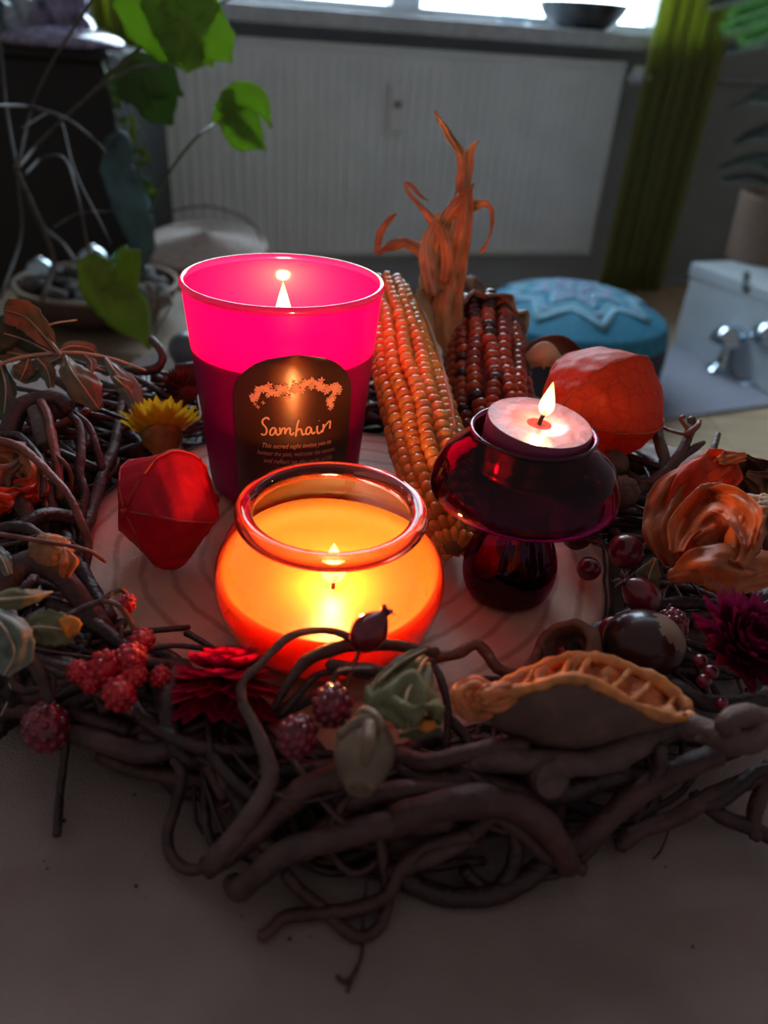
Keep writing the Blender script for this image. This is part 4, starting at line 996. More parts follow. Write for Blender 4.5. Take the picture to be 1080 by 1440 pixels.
br([(870, 1190, 4), (900, 1168, 6), (950, 1150, 8), (1000, 1120, 11), (1060, 1095, 14), (1100, 1085, 16)], 2.4, 2.6, 'bark1')
br([(975, 1120, 9), (1020, 1150, 6), (1060, 1165, 5), (1110, 1195, 3)], 2.4, 2.2, 'bark3')
br([(1085, 1075, 16), (1070, 1115, 12), (1060, 1150, 7), (1064, 1180, 4)], 2.4, 1.8, 'bark1')
br([(985, 1130, 10), (1010, 1128, 11), (1040, 1105, 14), (1065, 1085, 17), (1100, 1080, 18)], 2.0, 2.0, 'bark3')
br([(858, 1168, 2), (885, 1174, 2), (915, 1170, 2.5), (942, 1155, 4)], 1.2, .8, 'bark3')
br([(942, 1158, 3), (936, 1180, 1), (928, 1198, .8), (918, 1208, .6)], .35, .25, 'bark3', ns=5)
br([(600, 925, 31), (640, 920, 31), (668, 906, 31), (684, 918, 30), (700, 940, 29), (730, 949, 28), (750, 930, 28), (762, 905, 27), (770, 893, 26)], 1.7, 1.9, 'bark5', n=50)
br([(676, 955, 22), (705, 957, 24), (740, 966, 24), (780, 962, 25)], 1.2, 1.4, 'bark3')
br([(384, 998, 30), (405, 962, 36), (430, 930, 39), (470, 912, 40), (510, 906, 40), (560, 908, 39), (615, 918, 37)], 1.2, 1.5, 'bark1', rm=2.0, n=40)
br([(395, 1005, 30), (420, 978, 34), (445, 950, 36), (480, 945, 37), (520, 952, 37)], 1.3, .8, 'bark3')
br([(462, 935, 38), (490, 940, 38), (530, 944, 38), (575, 958, 36)], 1.8, 2.0, 'bark2')
br([(605, 930, 34), (620, 955, 34), (630, 1000, 30), (627, 1055, 24)], 1.1, 1.2, 'bark3')
br([(630, 1010, 28), (650, 1030, 26), (665, 1055, 24)], 1.4, 1.6, 'bark3')
br([(560, 1062, 26), (600, 1072, 29), (650, 1062, 30), (700, 1052, 32), (740, 1050, 32)], 2.4, 2.4, 'bark1')
br([(560, 1080, 24), (600, 1100, 25), (660, 1098, 25), (760, 1118, 24), (880, 1085, 24)], 2.6, 3.0, 'bark3')
br([(470, 1130, 22), (560, 1112, 25), (640, 1112, 25), (740, 1130, 22)], 2.8, 2.6, 'bark1')
br([(330, 1130, 10), (400, 1120, 18), (470, 1112, 22), (540, 1100, 24)], 2.0, 2.0, 'bark3')
br([(200, 1035, 20), (300, 1070, 18), (380, 1085, 18), (470, 1080, 22)], 2.4, 2.6, 'bark3')
br([(210, 1050, 17), (225, 1000, 20), (215, 960, 22), (170, 930, 24)], 2.0, 1.6, 'bark1')
# left side
br([(5, 640, 34), (14, 605, 42), (25, 578, 47), (50, 563, 50), (78, 562, 51), (98, 572, 49)], 4.6, 3.6, 'bark2', n=40)
br([(45, 600, 42), (70, 580, 46), (92, 568, 49)], 4.0, 4.4, 'bark2', flat=True)
br([(50, 578, 48), (60, 600, 46), (68, 632, 42)], 3.4, 4.2, 'bark4', flat=True)
br([(58, 565, 52), (68, 585, 51), (72, 610, 48), (80, 650, 42), (85, 700, 34)], 1.6, 1.8, 'bark5')
br([(-15, 618, 52), (0, 620, 52), (30, 630, 51), (62, 658, 49), (95, 695, 44), (112, 730, 38), (124, 765, 31), (120, 800, 24)], 1.5, 1.4, 'bark5', n=40)
br([(28, 630, 46), (30, 660, 44), (25, 690, 40), (40, 730, 33), (62, 775, 25)], 3.3, 2.6, 'bark1', n=40)
br([(58, 640, 42), (66, 680, 36), (64, 730, 30), (66, 760, 24)], 1.4, 1.3, 'bark5')
br([(73, 678, 36), (72, 710, 32), (80, 735, 27), (75, 755, 24)], 1.9, 2.4, 'bark1', flat=True)
br([(98, 582, 46), (112, 600, 43), (114, 635, 38), (112, 665, 33), (119, 695, 28), (112, 735, 22)], 1.5, 1.4, 'bark2', rm=2.0)
br([(104, 580, 46), (125, 600, 42), (136, 630, 36), (144, 660, 29)], 1.2, 1.6, 'bark1')
br([(176, 548, 38), (168, 590, 32), (160, 630, 28), (145, 665, 25), (130, 715, 22), (112, 765, 19)], 2.0, 2.6, 'bark2', n=36)
br([(0, 612, 44), (25, 612, 47), (45, 630, 47), (60, 655, 45), (60, 700, 38)], 1.4, 1.2, 'bark3')
br([(68, 635, 44), (88, 648, 43), (100, 668, 38), (98, 695, 30)], .8, .9, 'bark5')
br([(-10, 850, 32), (5, 825, 36), (25, 798, 40), (55, 790, 41), (90, 815, 36), (118, 848, 30), (150, 885, 24)], 3.8, 2.8, 'bark1', rm=4.0, n=40)
br([(96, 768, 31), (115, 800, 27), (135, 835, 24), (155, 870, 22)], 2.2, 2.6, 'bark3')
br([(-10, 748, 36), (30, 742, 37), (55, 755, 35), (75, 775, 30)], 2.6, 2.0, 'bark3')
br([(-10, 770, 38), (25, 763, 40), (60, 752, 42), (90, 758, 40), (112, 770, 36)], .8, .6, 'bark2')
br([(15, 862, 42), (30, 900, 40), (48, 935, 36), (62, 962, 32), (70, 985, 28)], 1.7, 1.5, 'bark2')
br([(10, 905, 20), (60, 920, 22), (120, 950, 22), (150, 1000, 18)], 2.6, 2.4, 'bark3')
br([(130, 905, 22), (180, 890, 24), (225, 886, 25), (266, 882, 24)], .9, 1.0, 'bark1')
br([(205, 915, 27), (225, 910, 28), (250, 908, 27), (290, 912, 25)], 1.0, .8, 'bark2')
br([(262, 890, 24), (280, 900, 24), (300, 912, 24)], 1.1, .8, 'bark3')
br([(70, 850, 30), (120, 870, 27), (170, 905, 24), (230, 950, 22)], 2.6, 2.2, 'bark3')
br([(0, 960, 16), (60, 985, 14), (120, 1010, 15), (180, 1030, 16)], 2.8, 2.4, 'bark1')
br([(110, 960, 24), (160, 985, 23), (215, 1018, 21)], 1.4, 1.6, 'bark5')
br([(213, 477, 52), (226, 492, 50), (228, 508, 46), (215, 520, 42), (175, 522, 40)], 1.9, 2.6, 'bark1')
br([(95, 505, 42), (140, 520, 42), (185, 530, 40), (240, 560, 36)], 1.3, 1.5, 'bark3')
br([(60, 530, 40), (120, 545, 40), (180, 552, 38), (230, 548, 34)], 1.0, .8, 'bark4')
br([(20, 545, 40), (90, 560, 42), (170, 588, 36), (240, 620, 26)], 1.2, 1.0, 'bark3')
br([(30, 500, 44), (90, 540, 44), (130, 560, 42)], 2.4, 2.6, 'bark2')
br([(150, 640, 26), (230, 612, 24), (300, 590, 24)], 1.2, 1.2, 'bark3')
# right side
br([(800, 760, 20), (850, 720, 26), (900, 690, 33), (940, 660, 40), (962, 628, 47), (972, 600, 52), (972, 588, 55)], 3.2, 1.8, 'bark1', n=40)
br([(948, 650, 42), (980, 628, 47), (990, 622, 48)], 2.0, 1.0, 'bark1', flat=True)
br([(965, 612, 51), (980, 600, 54), (984, 592, 55)], 1.6, 1.0, 'bark5')
br([(968, 605, 52), (958, 590, 55), (962, 585, 56)], 1.0, .8, 'bark5')
br([(922, 600, 45), (928, 625, 43), (935, 650, 39), (925, 680, 32)], 2.6, 2.6, 'bark4')
br([(930, 600, 46), (945, 606, 48), (968, 612, 50)], .8, .8, 'bark5')
br([(1010, 610, 49), (1004, 632, 46), (1003, 652, 42)], 1.1, 1.5, 'bark1')
br([(880, 640, 36), (920, 655, 38), (960, 665, 38), (1010, 660, 40)], 1.6, 1.4, 'bark3')
br([(860, 690, 30), (930, 710, 32), (990, 700, 34)], 2.4, 2.2, 'bark3')
br([(880, 665, 34), (915, 680, 36), (960, 640, 40)], 1.8, 1.8, 'bark1')
br([(870, 870, 24), (930, 850, 27), (1000, 850, 28), (1090, 870, 28)], 2.2, 2.0, 'bark3')
br([(940, 960, 30), (1000, 990, 30), (1090, 980, 30)], 2.6, 2.6, 'bark3')
br([(905, 915, 34), (930, 870, 38), (943, 850, 42)], .45, .4, 'bark4', ns=6)

# crumbs of bark on the cloth
M['crumb'] = mat('bark_crumb', (.03, .018, .015), .9, var=.3, scale=500)
bm = bmesh.new(); bmesh.ops.create_icosphere(bm, subdivisions=1, radius=1)
for v in bm.verts: v.co *= 1 + .3 * noise.noise(v.co * 3)
CR = ['bark crumb alone on the bare cloth below the U-shaped twig', 'bark crumb beside the free end of the thin hanging twig', 'bark crumb just below the forked twig tip at the wreath front',
      'upper of two specks on the cloth below the thin hanging twig', 'lower of two specks on the cloth below the thin hanging twig', 'small speck on the cloth under the long front branch at the left',
      'speck close to the crumb below the forked twig tip', 'pin-sized speck next to the lone crumb below the U-shaped twig', 'bark crumb touching the front branch end at the right',
      'upper of two specks on the bare cloth right of the hooked thin twig', 'lower of two specks on the bare cloth right of the hooked thin twig', 'bark crumb far out on the cloth at the lower right',
      'speck beside the hair-thin twig end at the right', 'faint speck left of the forked twig tip', 'pin-sized speck below the broad front branch']
cm = bpy.data.meshes.new('bark_crumb'); bm.to_mesh(cm); bm.free(); cm.materials.append(M['crumb'])
for (a, b, s) in ((191, 1245, 3.6), (90, 1153, 3.6), (407, 1319, 3.2), (61, 1210, 1.8), (66, 1220, 2), (189, 1116, 2.4), (436, 1315, 1.5), (205, 1262, 1.2), (826, 1206, 3), (722, 1338, 2.2), (731, 1356, 1.6), (975, 1330, 2.6), (937, 1217, 1.8), (340, 1287, 2.2), (805, 1257, 1)):
    p = H(a, b, .6); o = bpy.data.objects.new('bark_crumb', cm); COL.objects.link(o); r = px(p, s)
    o.location = (p.x, p.y, ZT + r * .55); o.scale = (r, r * .8, r * .7); o.rotation_euler.z = a
    tag(o, CR.pop(0), 'crumb', 'bark crumbs on the cloth')

# ================================================================ physalis lanterns
def shape_lantern(ax, P0, L, R, m, name='calyx', n=5, prof=None, sharp=.9, crump=.05, rot=0.0, seed=1.0, open_=0.0):
    ax = ax.normalized(); N = ax.orthogonal().normalized(); N = Quaternion(ax, rot) @ N; B = ax.cross(N)
    prof = prof or [.06, .52, .82, .97, 1.0, .93, .78, .55, .30, .10, .01]
    vs, fs = [], []; na, nl = 75, 34
    for i in range(nl + 1):
        t = i / nl; x = t * (len(prof) - 1); k = min(int(x), len(prof) - 2); u = x - k; u = u * u * (3 - 2 * u); r = R * (prof[k] * (1 - u) + prof[k + 1] * u)
        for j in range(na):
            a = 2 * PI * j / na; s = 2 * PI / n; b = (a % s) - s / 2
            pent = math.cos(PI / n) / math.cos(b); f = (1 - sharp) + sharp * pent / math.cos(PI / n) * .92
            rid = .03 * max(0, 1 - min(a % s, s - a % s) / .10)
            tw = a + .25 * t
            q = r * (f + rid) * (1 + crump * noise.noise(Vector((math.cos(a) * 3 + seed, math.sin(a) * 3, t * 5))) + .4 * crump * noise.noise(Vector((math.cos(a) * 9 + seed, math.sin(a) * 9, t * 14))))
            vs.append(P0 + ax * L * t + (N * math.cos(tw) + B * math.sin(tw)) * q)
    for i in range(nl):
        for j in range(na):
            a = i * na + j; b = i * na + (j + 1) % na; fs.append((a, b, b + na, a + na))
    ribs = []
    for k in range(n):
        a = 2 * PI * k / n; j = round(a / (2 * PI) * na) % na
        ribs.append([vs[i * na + j] for i in range(0, nl + 1, 2)])
    return vs, fs, ribs
def lantern(label, c, ax, L, R, m, mr, rot=0., seed=1., stem=None, sharp=.9, crump=.05, prof=None):
    P0 = c - ax.normalized() * L * .5
    t = thing('physalis_lantern', label, 'seed pod', P0)
    vs, fs, ribs = shape_lantern(ax, P0, L, R, m, rot=rot, seed=seed, sharp=sharp, crump=crump, prof=prof)
    o = mk('calyx', vs, fs, m); solid(o, .0003); put(o, t)
    for r in ribs: tube('rib', r, .00055, .0003, mr, t, n=20, ns=5)
    st = stem or [P0, P0 - ax.normalized() * .001, P0 - ax.normalized() * .002]
    tube('stalk', st, .0011, .0009, mr, t, n=8, ns=7)
    return t
M['phr'] = mat('red_calyx', (.68, .004, .035), .5, var=.18, scale=120, trans=.45, tcol=(1, .015, .04), bump=.6, bscale=300)
M['phrr'] = mat('red_rib', (.5, .03, .025), .5, var=.2, scale=100)
M['pho'] = mat('orange_calyx', (.60, .05, .012), .45, scale=150, trans=.55, tcol=(1.0, .13, .02), bump=.7, bscale=260, kind='voronoi', col2=(.84, .10, .018), lo=.0, hi=.07)
M['phor'] = mat('orange_rib', (.55, .08, .03), .5, var=.2, scale=100)
c = H(246, 710, 37)
lantern('bright red papery physalis lantern on the wood slice left of the round jar', c, (Vector((.62, .70, -.25))), .039, .0195, M['phr'], M['phrr'], rot=.5, seed=2, sharp=1.0, crump=.04, prof=[.10, .62, .90, 1.0, 1.0, .97, .88, .70, .45, .18, .02])
c = H(840, 572, 53)
e = H(918, 545, 52) - H(770, 585, 52)
lantern('large orange physalis lantern with a ribbed dome behind the plum mushroom holder', c, -e + Vector((0, .0, -.002)), .066, .0255, M['pho'], M['phor'], rot=.5, seed=5, sharp=.38, crump=.05, prof=[.06, .50, .76, .92, 1.0, 1.0, .95, .82, .58, .28, .03])
M['phf'] = mat('faded_calyx', (.66, .20, .075), .5, var=.35, scale=90, trans=.30, tcol=(.9, .22, .04), bump=.7, bscale=240)
M['phb'] = mat('brown_calyx', (.20, .08, .045), .6, var=.4, scale=80, trans=.2, bump=.7, bscale=240)
# torn open lantern at the right
t = thing('open_physalis', 'torn open orange dried physalis lantern like a paper rose on the wreath edge', 'seed pod', H(1010, 760, 42))
def sheet(name, spine, ws, m, root, **kw):
    P = [H(*q) for q in spine]; kw.setdefault('crink', .95); kw.setdefault('ridge', .22); kw.setdefault('cfq', 3.2); kw.setdefault('n', 32); kw.setdefault('na', 10)
    return blade(name, P, [px(P[0], w) for w in ws], m, root, **kw)
sheet('sepal', [(945, 795, 34), (930, 745, 44), (950, 690, 54), (995, 650, 60)], [12, 26, 30, 8], M['phf'], t, fold=.7)
sheet('sepal', [(985, 800, 34), (965, 755, 40), (975, 700, 48), (1010, 662, 55), (1030, 645, 58)], [30, 44, 42, 34, 10], M['pho'], t, fold=-.5)
sheet('sepal', [(1060, 800, 32), (1070, 730, 42), (1062, 670, 52), (1040, 640, 60)], [30, 44, 34, 10], M['phb'], t, fold=-.5)
sheet('sepal', [(1100, 790, 32), (1095, 730, 42), (1080, 690, 50), (1050, 668, 56)], [30, 36, 26, 8], M['phb'], t, fold=.5)
sheet('sepal', [(940, 812, 42), (985, 800, 50), (1045, 800, 51), (1100, 795, 46)], [10, 30, 36, 26], M['phf'], t, fold=.6)
sheet('sepal', [(975, 760, 50), (1010, 735, 56), (1045, 735, 58), (1060, 770, 54)], [16, 30, 24, 10], M['phf'], t, fold=.8)
sheet('sepal', [(1000, 700, 54), (1030, 712, 60), (1048, 740, 60), (1052, 770, 58)], [8, 22, 24, 8], M['phf'], t, fold=-.9)
sheet('sepal', [(1035, 790, 54), (1055, 745, 60), (1075, 720, 60), (1100, 715, 56)], [14, 26, 22, 10], M['phf'], t, fold=.9)
sheet('sepal', [(1050, 700, 58), (1068, 710, 60), (1090, 735, 58)], [14, 18, 20], M['huskp'], t, fold=.8)
sheet('sepal', [(950, 780, 46), (960, 745, 50), (985, 715, 52), (1015, 690, 54)], [10, 22, 24, 12], M['phf'], t, fold=-.9)
sheet('sepal', [(1010, 648, 60), (1025, 645, 61), (1050, 642, 61)], [6, 12, 6], M['phf'], t, fold=.6, crink=.8)
# another at the left edge
t = thing('open_physalis', 'dried orange physalis lantern tucked between the twigs at the left edge', 'seed pod', H(10, 690, 38))
sheet('sepal', [(-20, 640, 46), (10, 640, 48), (35, 660, 46), (42, 690, 40)], [10, 22, 22, 10], M['phf'], t, fold=.6)
sheet('sepal', [(-20, 690, 44), (5, 670, 47), (30, 650, 48)], [14, 22, 8], M['phb'], t, fold=.7)
sheet('sepal', [(-15, 720, 40), (5, 700, 44), (25, 690, 42)], [14, 22, 10], M['pho'], t, fold=.6)
sheet('sepal', [(20, 690, 41), (38, 690, 42), (52, 680, 40), (50, 660, 38)], [12, 20, 18, 5], M['pho'], t, fold=.8)
# sphere-ish orange brown husk at (65,775)
M['bnut'] = mat('fuzzy_husk', (.42, .17, .07), .8, var=.4, scale=160, bump=.8)
def blob(name, label, cat, c, rx, ry, rz_, m, seed=0., amp=.1, fq=2., seg=32, group=None, axis=None, sub=None):
    t = thing(name, label, cat, c, group)
    bm = bmesh.new(); bmesh.ops.create_uvsphere(bm, u_segments=seg, v_segments=seg * 2 // 3, radius=1)
    for v in bm.verts:
        p = v.co.copy(); f = 1 + amp * noise.noise(p * fq + Vector((seed, 0, 0))) + amp * .4 * noise.noise(p * fq * 3)
        v.co = Vector((p.x * rx, p.y * ry, p.z * rz_)) * f
    o = frombm(sub or 'shell', bm, m, t)
    if axis is not None: look_rot(o, axis)
    return t, o
c = H(70, 775, 44); R = px(c, 27)
t, o = blob('seed_husk', 'rough orange-brown round husk lit by the candle at the left of the slice', 'seed husk', c, R * 1.1, R * .9, R * .85, M['bnut'], 3, .25, 2.2)
tube('stalk', [c + Vector((-.02, .002, .004)), c + Vector((-.004, -.002, R * .9)), c + Vector((.012, -.002, R * .5)), c + Vector((.018, -.002, -.001))], .0008, .0006, M['bark5'], t)
sheet('scale', [(88, 770, 51), (96, 790, 49), (90, 812, 44)], [6, 14, 8], M['phf'], t, fold=.6, na=4, n=10)

# ================================================================ strawflowers
def petal_mesh(L, Wd, cup, m, tipc=.2, pts_=0.25):
    vs, fs = [], []; n, na = 7, 2
    for i in range(n + 1):
        t = i / n; w = Wd * (math.sin(PI * min(1, t * .82 + .12)) ** .8) * (1 if t < .8 else (1 - (t - .8) / .2 * (1 - pts_)))
        for j in range(-na, na + 1):
            s = j / na; z = cup * L * t * t + .35 * w * s * s
            vs.append((w * s, L * t * (1 - .04 * abs(s)), z))
    q = 2 * na + 1
    for i in range(n):
        for j in range(q - 1): a = i * q + j; fs.append((a, a + 1, a + 1 + q, a + q))
    me = bpy.data.meshes.new('petal'); me.from_pydata(vs, [], fs); me.polygons.foreach_set('use_smooth', [True] * len(fs)); me.materials.append(m); return me
def flower(label, c, axis, R, mp_, mc, mi=None, tip=.25, layers=4, n0=18, spread=(1.15, .25), seed=1, cr_=.3, bulb=None, wf=.17):
    rnd = random.Random(seed); t = thing('strawflower', label, 'flower', c); axis = Vector(axis).normalized()
    q0 = Vector((0, 0, 1)).rotation_difference(axis)
    pm_ = [petal_mesh(R * (.95 - .13 * l), R * wf, .25, mp_ if l < layers - 1 or mi is None else mi, pts_=tip) for l in range(layers)]
    for l in range(layers):
        tilt = spread[0] + (spread[1] - spread[0]) * l / max(1, layers - 1)   # from the axis
        n = max(6, n0 - 2 * l)
        for k in range(n):
            o = bpy.data.objects.new('petal', pm_[l]); COL.objects.link(o)
            a = 2 * PI * (k + .5 * (l % 2)) / n + rnd.uniform(-.08, .08); ti = tilt + rnd.uniform(-.12, .12)
            # petal grows along +y, curls to +z
            rot = q0 @ Quaternion((0, 0, 1), a) @ Quaternion((1, 0, 0), PI / 2 - ti)
            o.matrix_parent_inverse = Matrix.Identity(4); o.parent = t; o.rotation_mode = 'QUATERNION'; o.rotation_quaternion = rot
            o.location = q0 @ Vector((-math.sin(a) * R * .12, math.cos(a) * R * .12, R * .05 * l)); s = rnd.uniform(.88, 1.08); o.scale = (s, s, s)
    bm = bmesh.new(); bmesh.ops.create_uvsphere(bm, u_segments=20, v_segments=12, radius=R * cr_)
    for v in bm.verts: v.co.z *= .6; v.co *= 1 + .1 * noise.noise(v.co * 2500)
    o = frombm('flower_centre', bm, mc, t); o.rotation_mode = 'QUATERNION'; o.rotation_quaternion = q0; o.location = q0 @ Vector((0, 0, R * .1))
    if bulb:
        vs = []; o = lathe('bract_cup', smoothprof([(0, -R * .5), (R * .22, -R * .48), (R * .45, -R * .22), (R * .48, R * .02), (R * .40, R * .16)], 14), bulb, t, 28, fn=lambda a, z: 1 + .03 * math.sin(a * 9 + z * 900))
        o.rotation_mode = 'QUATERNION'; o.rotation_quaternion = q0
    return t
M['pety'] = mat('yellow_petal', (.78, .44, .015), .5, var=.2, scale=200, trans=.35, tcol=(.9, .55, .02))
M['petyi'] = mat('orange_bract', (.30, .12, .02), .6, var=.3, scale=200)
M['petr'] = mat('dark_red_petal', (.16, .02, .012), .45, var=.4, scale=200, trans=.2)
M['petm'] = mat('magenta_petal', (.20, .004, .040), .4, var=.35, scale=220, trans=.5, tcol=(.95, .01, .09))
M['petw'] = mat('wine_petal', (.16, .006, .045), .35, var=.4, scale=220, trans=.25, tcol=(.4, .01, .10))
M['cend'] = mat('dark_flower_centre', (.02, .008, .010), .8, var=.4, scale=600, bump=.8)
M['ceny'] = mat('brown_flower_centre', (.16, .08, .02), .8, var=.4, scale=600, bump=.8)
c = H(228, 612, 36); R = px(c, 58)
flower('yellow strawflower with an orange-brown cup beside the magenta glass', c, c_u * .9 - c_r * .12 + c_f * .28, R, M['pety'], M['ceny'], layers=5, n0=34, spread=(1.25, .15), seed=3, bulb=M['petyi'], wf=.15, tip=.5)
c = H(258, 548, 36); R = px(c, 42)
flower('dark rust-red strawflower behind the yellow one', c, c_u * .8 - c_f * .1 - c_r * .2, R, M['petr'], M['cend'], layers=4, n0=24, spread=(1.5, .5), seed=5, bulb=M['petr'], wf=.12)
c = H(318, 958, 30); R = px(c, 90)
flower('magenta strawflower with glowing petal tips in front of the round jar', c, c_u * .95 + c_f * .18, R, M['petm'], M['cend'], layers=7, n0=24, spread=(2.5, .3), seed=7, cr_=.34, wf=.24, tip=.75)
c = H(1045, 912, 42); R = px(c, 84)
flower('large dark wine-red strawflower facing up at the right edge of the wreath', c, -c_f * .75 + c_u * .55 + c_r * .1, R, M['petw'], M['cend'], layers=6, n0=32, spread=(1.4, .25), seed=9, cr_=.22, wf=.13, tip=.6)
c = H(812, 752, 27); R = px(c, 42)
flower('small dark strawflower peeking out below the mushroom holder cap', c, c_u * .8 - c_f * .3 + c_r * .5, R, M['petr'], M['cend'], layers=3, n0=24, spread=(1.5, .8), seed=12, bulb=M['petr'], wf=.09)
# ================================================================ hips, berries, nuts
M['hip'] = mat('rose_hip_skin', (.20, .010, .022), .22, var=.3, scale=160, sss=.25, sssr=(1, .1, .1), ssss=.003, coat=.5)
M['berry'] = mat('raspberry_skin', (.24, .010, .028), .22, var=.4, scale=300, sss=.3, sssr=(1, .1, .15), ssss=.003, coat=.6)
M['redb'] = mat('scarlet_berry', (.66, .004, .020), .28, var=.35, scale=260, sss=.3, sssr=(1, .1, .1), ssss=.003, coat=.3, bump=.5)
M['sepal'] = mat('dry_sepal', (.09, .03, .025), .7, var=.3, scale=160)
def knobby(name, label, cat, c, R, axis, m, n=46, k=.24, el=1.15, root=None, seed=0, amp=0.0):
    t = root or thing(name, label, cat, c); bm = bmesh.new(); loc = c - t.location
    bmesh.ops.create_uvsphere(bm, u_segments=16, v_segments=10, radius=R * .92, matrix=Matrix.Diagonal((1, 1, el, 1)))
    for i in range(n):
        z = 1 - 2 * (i + .5) / n; a = i * 2.39996 + seed; r = math.sqrt(1 - z * z)
        s = k * (1 + .25 * noise.noise(Vector((i * 1.7, seed, 0)))); 
        bmesh.ops.create_uvsphere(bm, u_segments=8, v_segments=6, radius=R * s, matrix=Matrix.Translation(Vector((r * math.cos(a), r * math.sin(a), z * el)) * R * (.82 + amp * noise.noise(Vector((i, seed, 3))))))
    o = frombm('berry' if root else 'drupelets', bm, m, t); look_rot(o, axis); o.location = loc; return t
c = H(467, 992, 44); t = knobby('bramble_fruit', 'dark red raspberry-like fruit with shiny knobs left of the pale seed pod, upper of two', 'fruit', c, px(c, 29), c_u - c_f * .4, M['berry'])
tube('stalk', [c + c_u * .006, c + c_u * .0085 + c_r * .002, c + c_u * .009 + c_r * .010], .0006, .0006, M['bark2'], t)
c = H(418, 1035, 40); t = knobby('bramble_fruit', 'dark red raspberry-like fruit left of the pale seed pod, lower of two', 'fruit', c, px(c, 29), c_u - c_f * .4 + c_r * .2, M['berry'], seed=2)
c = H(944, 880, 36); t = knobby('bramble_fruit', 'small knobby red fruit behind the shiny chestnut', 'fruit', c, px(c, 23), c_u - c_f * .2 + c_r * .5, M['berry'], seed=4)
c = H(66, 1022, 16); t = knobby('bramble_fruit', 'dull dark red knobby fruit above the thin hanging twig end', 'fruit', c, px(c, 34), c_u - c_r * .3, M['berry'], seed=6, k=.2)
tube('stalk', [c + c_u * .006, c + c_u * .012 + c_r * .002, c + c_u * .018 + c_f * .002], .0008, .0008, M['bark2'], t)
def hip(label, c, R, axis, L=1.25, neck=True, stalk=None, m='hip', leafy=False):
    t = thing('rose_hip', label, 'rose hip', c)
    pr = smoothprof([(0, -L), (R and .35, -L * .92), (.78, -L * .6), (1.0, -.05), (.86, L * .45), (.5, L * .85), (.26, L * 1.05), (.30, L * 1.22), (.0, L * 1.2)] if neck else [(0, -L), (.4, -L * .92), (.85, -L * .55), (1.0, 0), (.85, L * .55), (.4, L * .92), (0, L)], 26)
    o = lathe('fruit', [(r * R, z * R) for r, z in pr], M[m], t, 28, fn=lambda a, z: 1 + .02 * math.sin(3 * a)); look_rot(o, axis)
    ax = Vector(axis).normalized()
    if neck:
        N = ax.orthogonal().normalized()
        for k in range(5):
            d = Quaternion(ax, k * 2 * PI / 5) @ N
            b = blade('sepal', [ax * R * L * 1.15, ax * R * L * 1.3 + d * R * .3, ax * R * L * (1.35) + d * R * (.75 if leafy else .5)], [R * .15, R * .18, R * .02], M['sepal'], None, n=6, na=2, wn=None, face=ax); b.parent = t
    if stalk: tube('stalk', stalk, .0006, .0006, M['bark5'], t, ns=6)
    return t
c = H(519, 889, 50); R = px(c, 26)
hip('dark pink rose hip with crown standing against the glowing round jar', c, R, c_u * .75 + c_r * .6 - c_f * .1, stalk=[c - c_u * R * 1.1 - c_r * R * .6, c - c_u * R * 1.9 - c_r * R * .85, c - c_u * R * 2.9 - c_r * R * 1.2])
c = H(903, 838, 34); R = px(c, 25)
hip('crimson rose hip with leafy dry sepals left of the torn orange lantern', c, R, c_u * .7 - c_r * .9 - c_f * .2, leafy=True)
c = H(880, 775, 33); R = px(c, 25)
hip('round dull red rose hip between the mushroom holder and the torn lantern', c, R, c_u * .3 + c_f, neck=False, L=1.0)
c = H(868, 893, 30); R = px(c, 26)
hip('crimson rose hip half hidden behind the chestnut', c, R, c_r * -.6 + c_u * .6, neck=False, L=1.1)
c = H(828, 800, 22); R = px(c, 17)
hip('small dark rose hip on the right rim of the wood slice', c, R, c_u + c_r, neck=False, L=1.0)
for i, (a, b, h) in enumerate(((985, 930, 38), (1000, 945, 38), (990, 958, 36))):
    c = H(a, b, h); hip(('shiny plum-dark berry, highest of three left of the wine strawflower', 'shiny plum-dark berry, middle of three by the wine strawflower', 'shiny plum-dark berry, lowest of three by the wine strawflower')[i], c, px(c, 10), c_u - c_f, neck=False, L=1.1, m='berry')
c = H(1015, 990, 34); hip('tiny glossy dark berry below the wine strawflower', c, px(c, 9), c_u, neck=False, L=1.0, m='berry')

# scarlet berry sprig at the left
sg_ = thing('berry_sprig', 'sprig of knobby scarlet berries on branching stalks left of the magenta strawflower', 'berry sprig', H(50, 895, 36))
P = lambda *l: [H(*q) for q in l]
tube('stalk', P((50, 895, 38), (75, 880, 40), (110, 858, 41), (142, 845, 42), (160, 832, 43), (172, 829, 43)), .0011, .0008, M['bark2'], sg_)
tube('stalk', P((142, 845, 42), (165, 850, 42), (180, 868, 40), (190, 886, 38)), .0008, .0009, M['bark5'], sg_)
tube('stalk', P((172, 829, 43), (177, 834, 42)), .0008, .0008, M['bark5'], sg_)
tube('stalk', P((65, 940, 34), (90, 948, 34), (115, 945, 34)), .0008, .0007, M['bark2'], sg_)
tube('stalk', P((185, 935, 30), (170, 910, 32), (172, 880, 34)), .0006, .0006, M['bark3'], sg_)
for i, (a, b, h, r, el) in enumerate(((179, 849, 41, 12, 1.4), (199, 901, 36, 18, 1.0), (147, 938, 36, 23, 1.1), (184, 925, 37, 22, 1.0), (186, 950, 34, 20, 1.0), (168, 975, 33, 24, 1.0), (110, 945, 34, 16, 1.1), (226, 952, 31, 16, 1.0), (130, 958, 32, 18, 1.0))):
    c = H(a, b, h); knobby('', '', '', c, px(c, r), c_u - c_f * .3 + c_r * random.uniform(-.5, .5), M['redb'], n=34, k=.26, el=el, root=sg_, seed=i * 1.3, amp=.25)

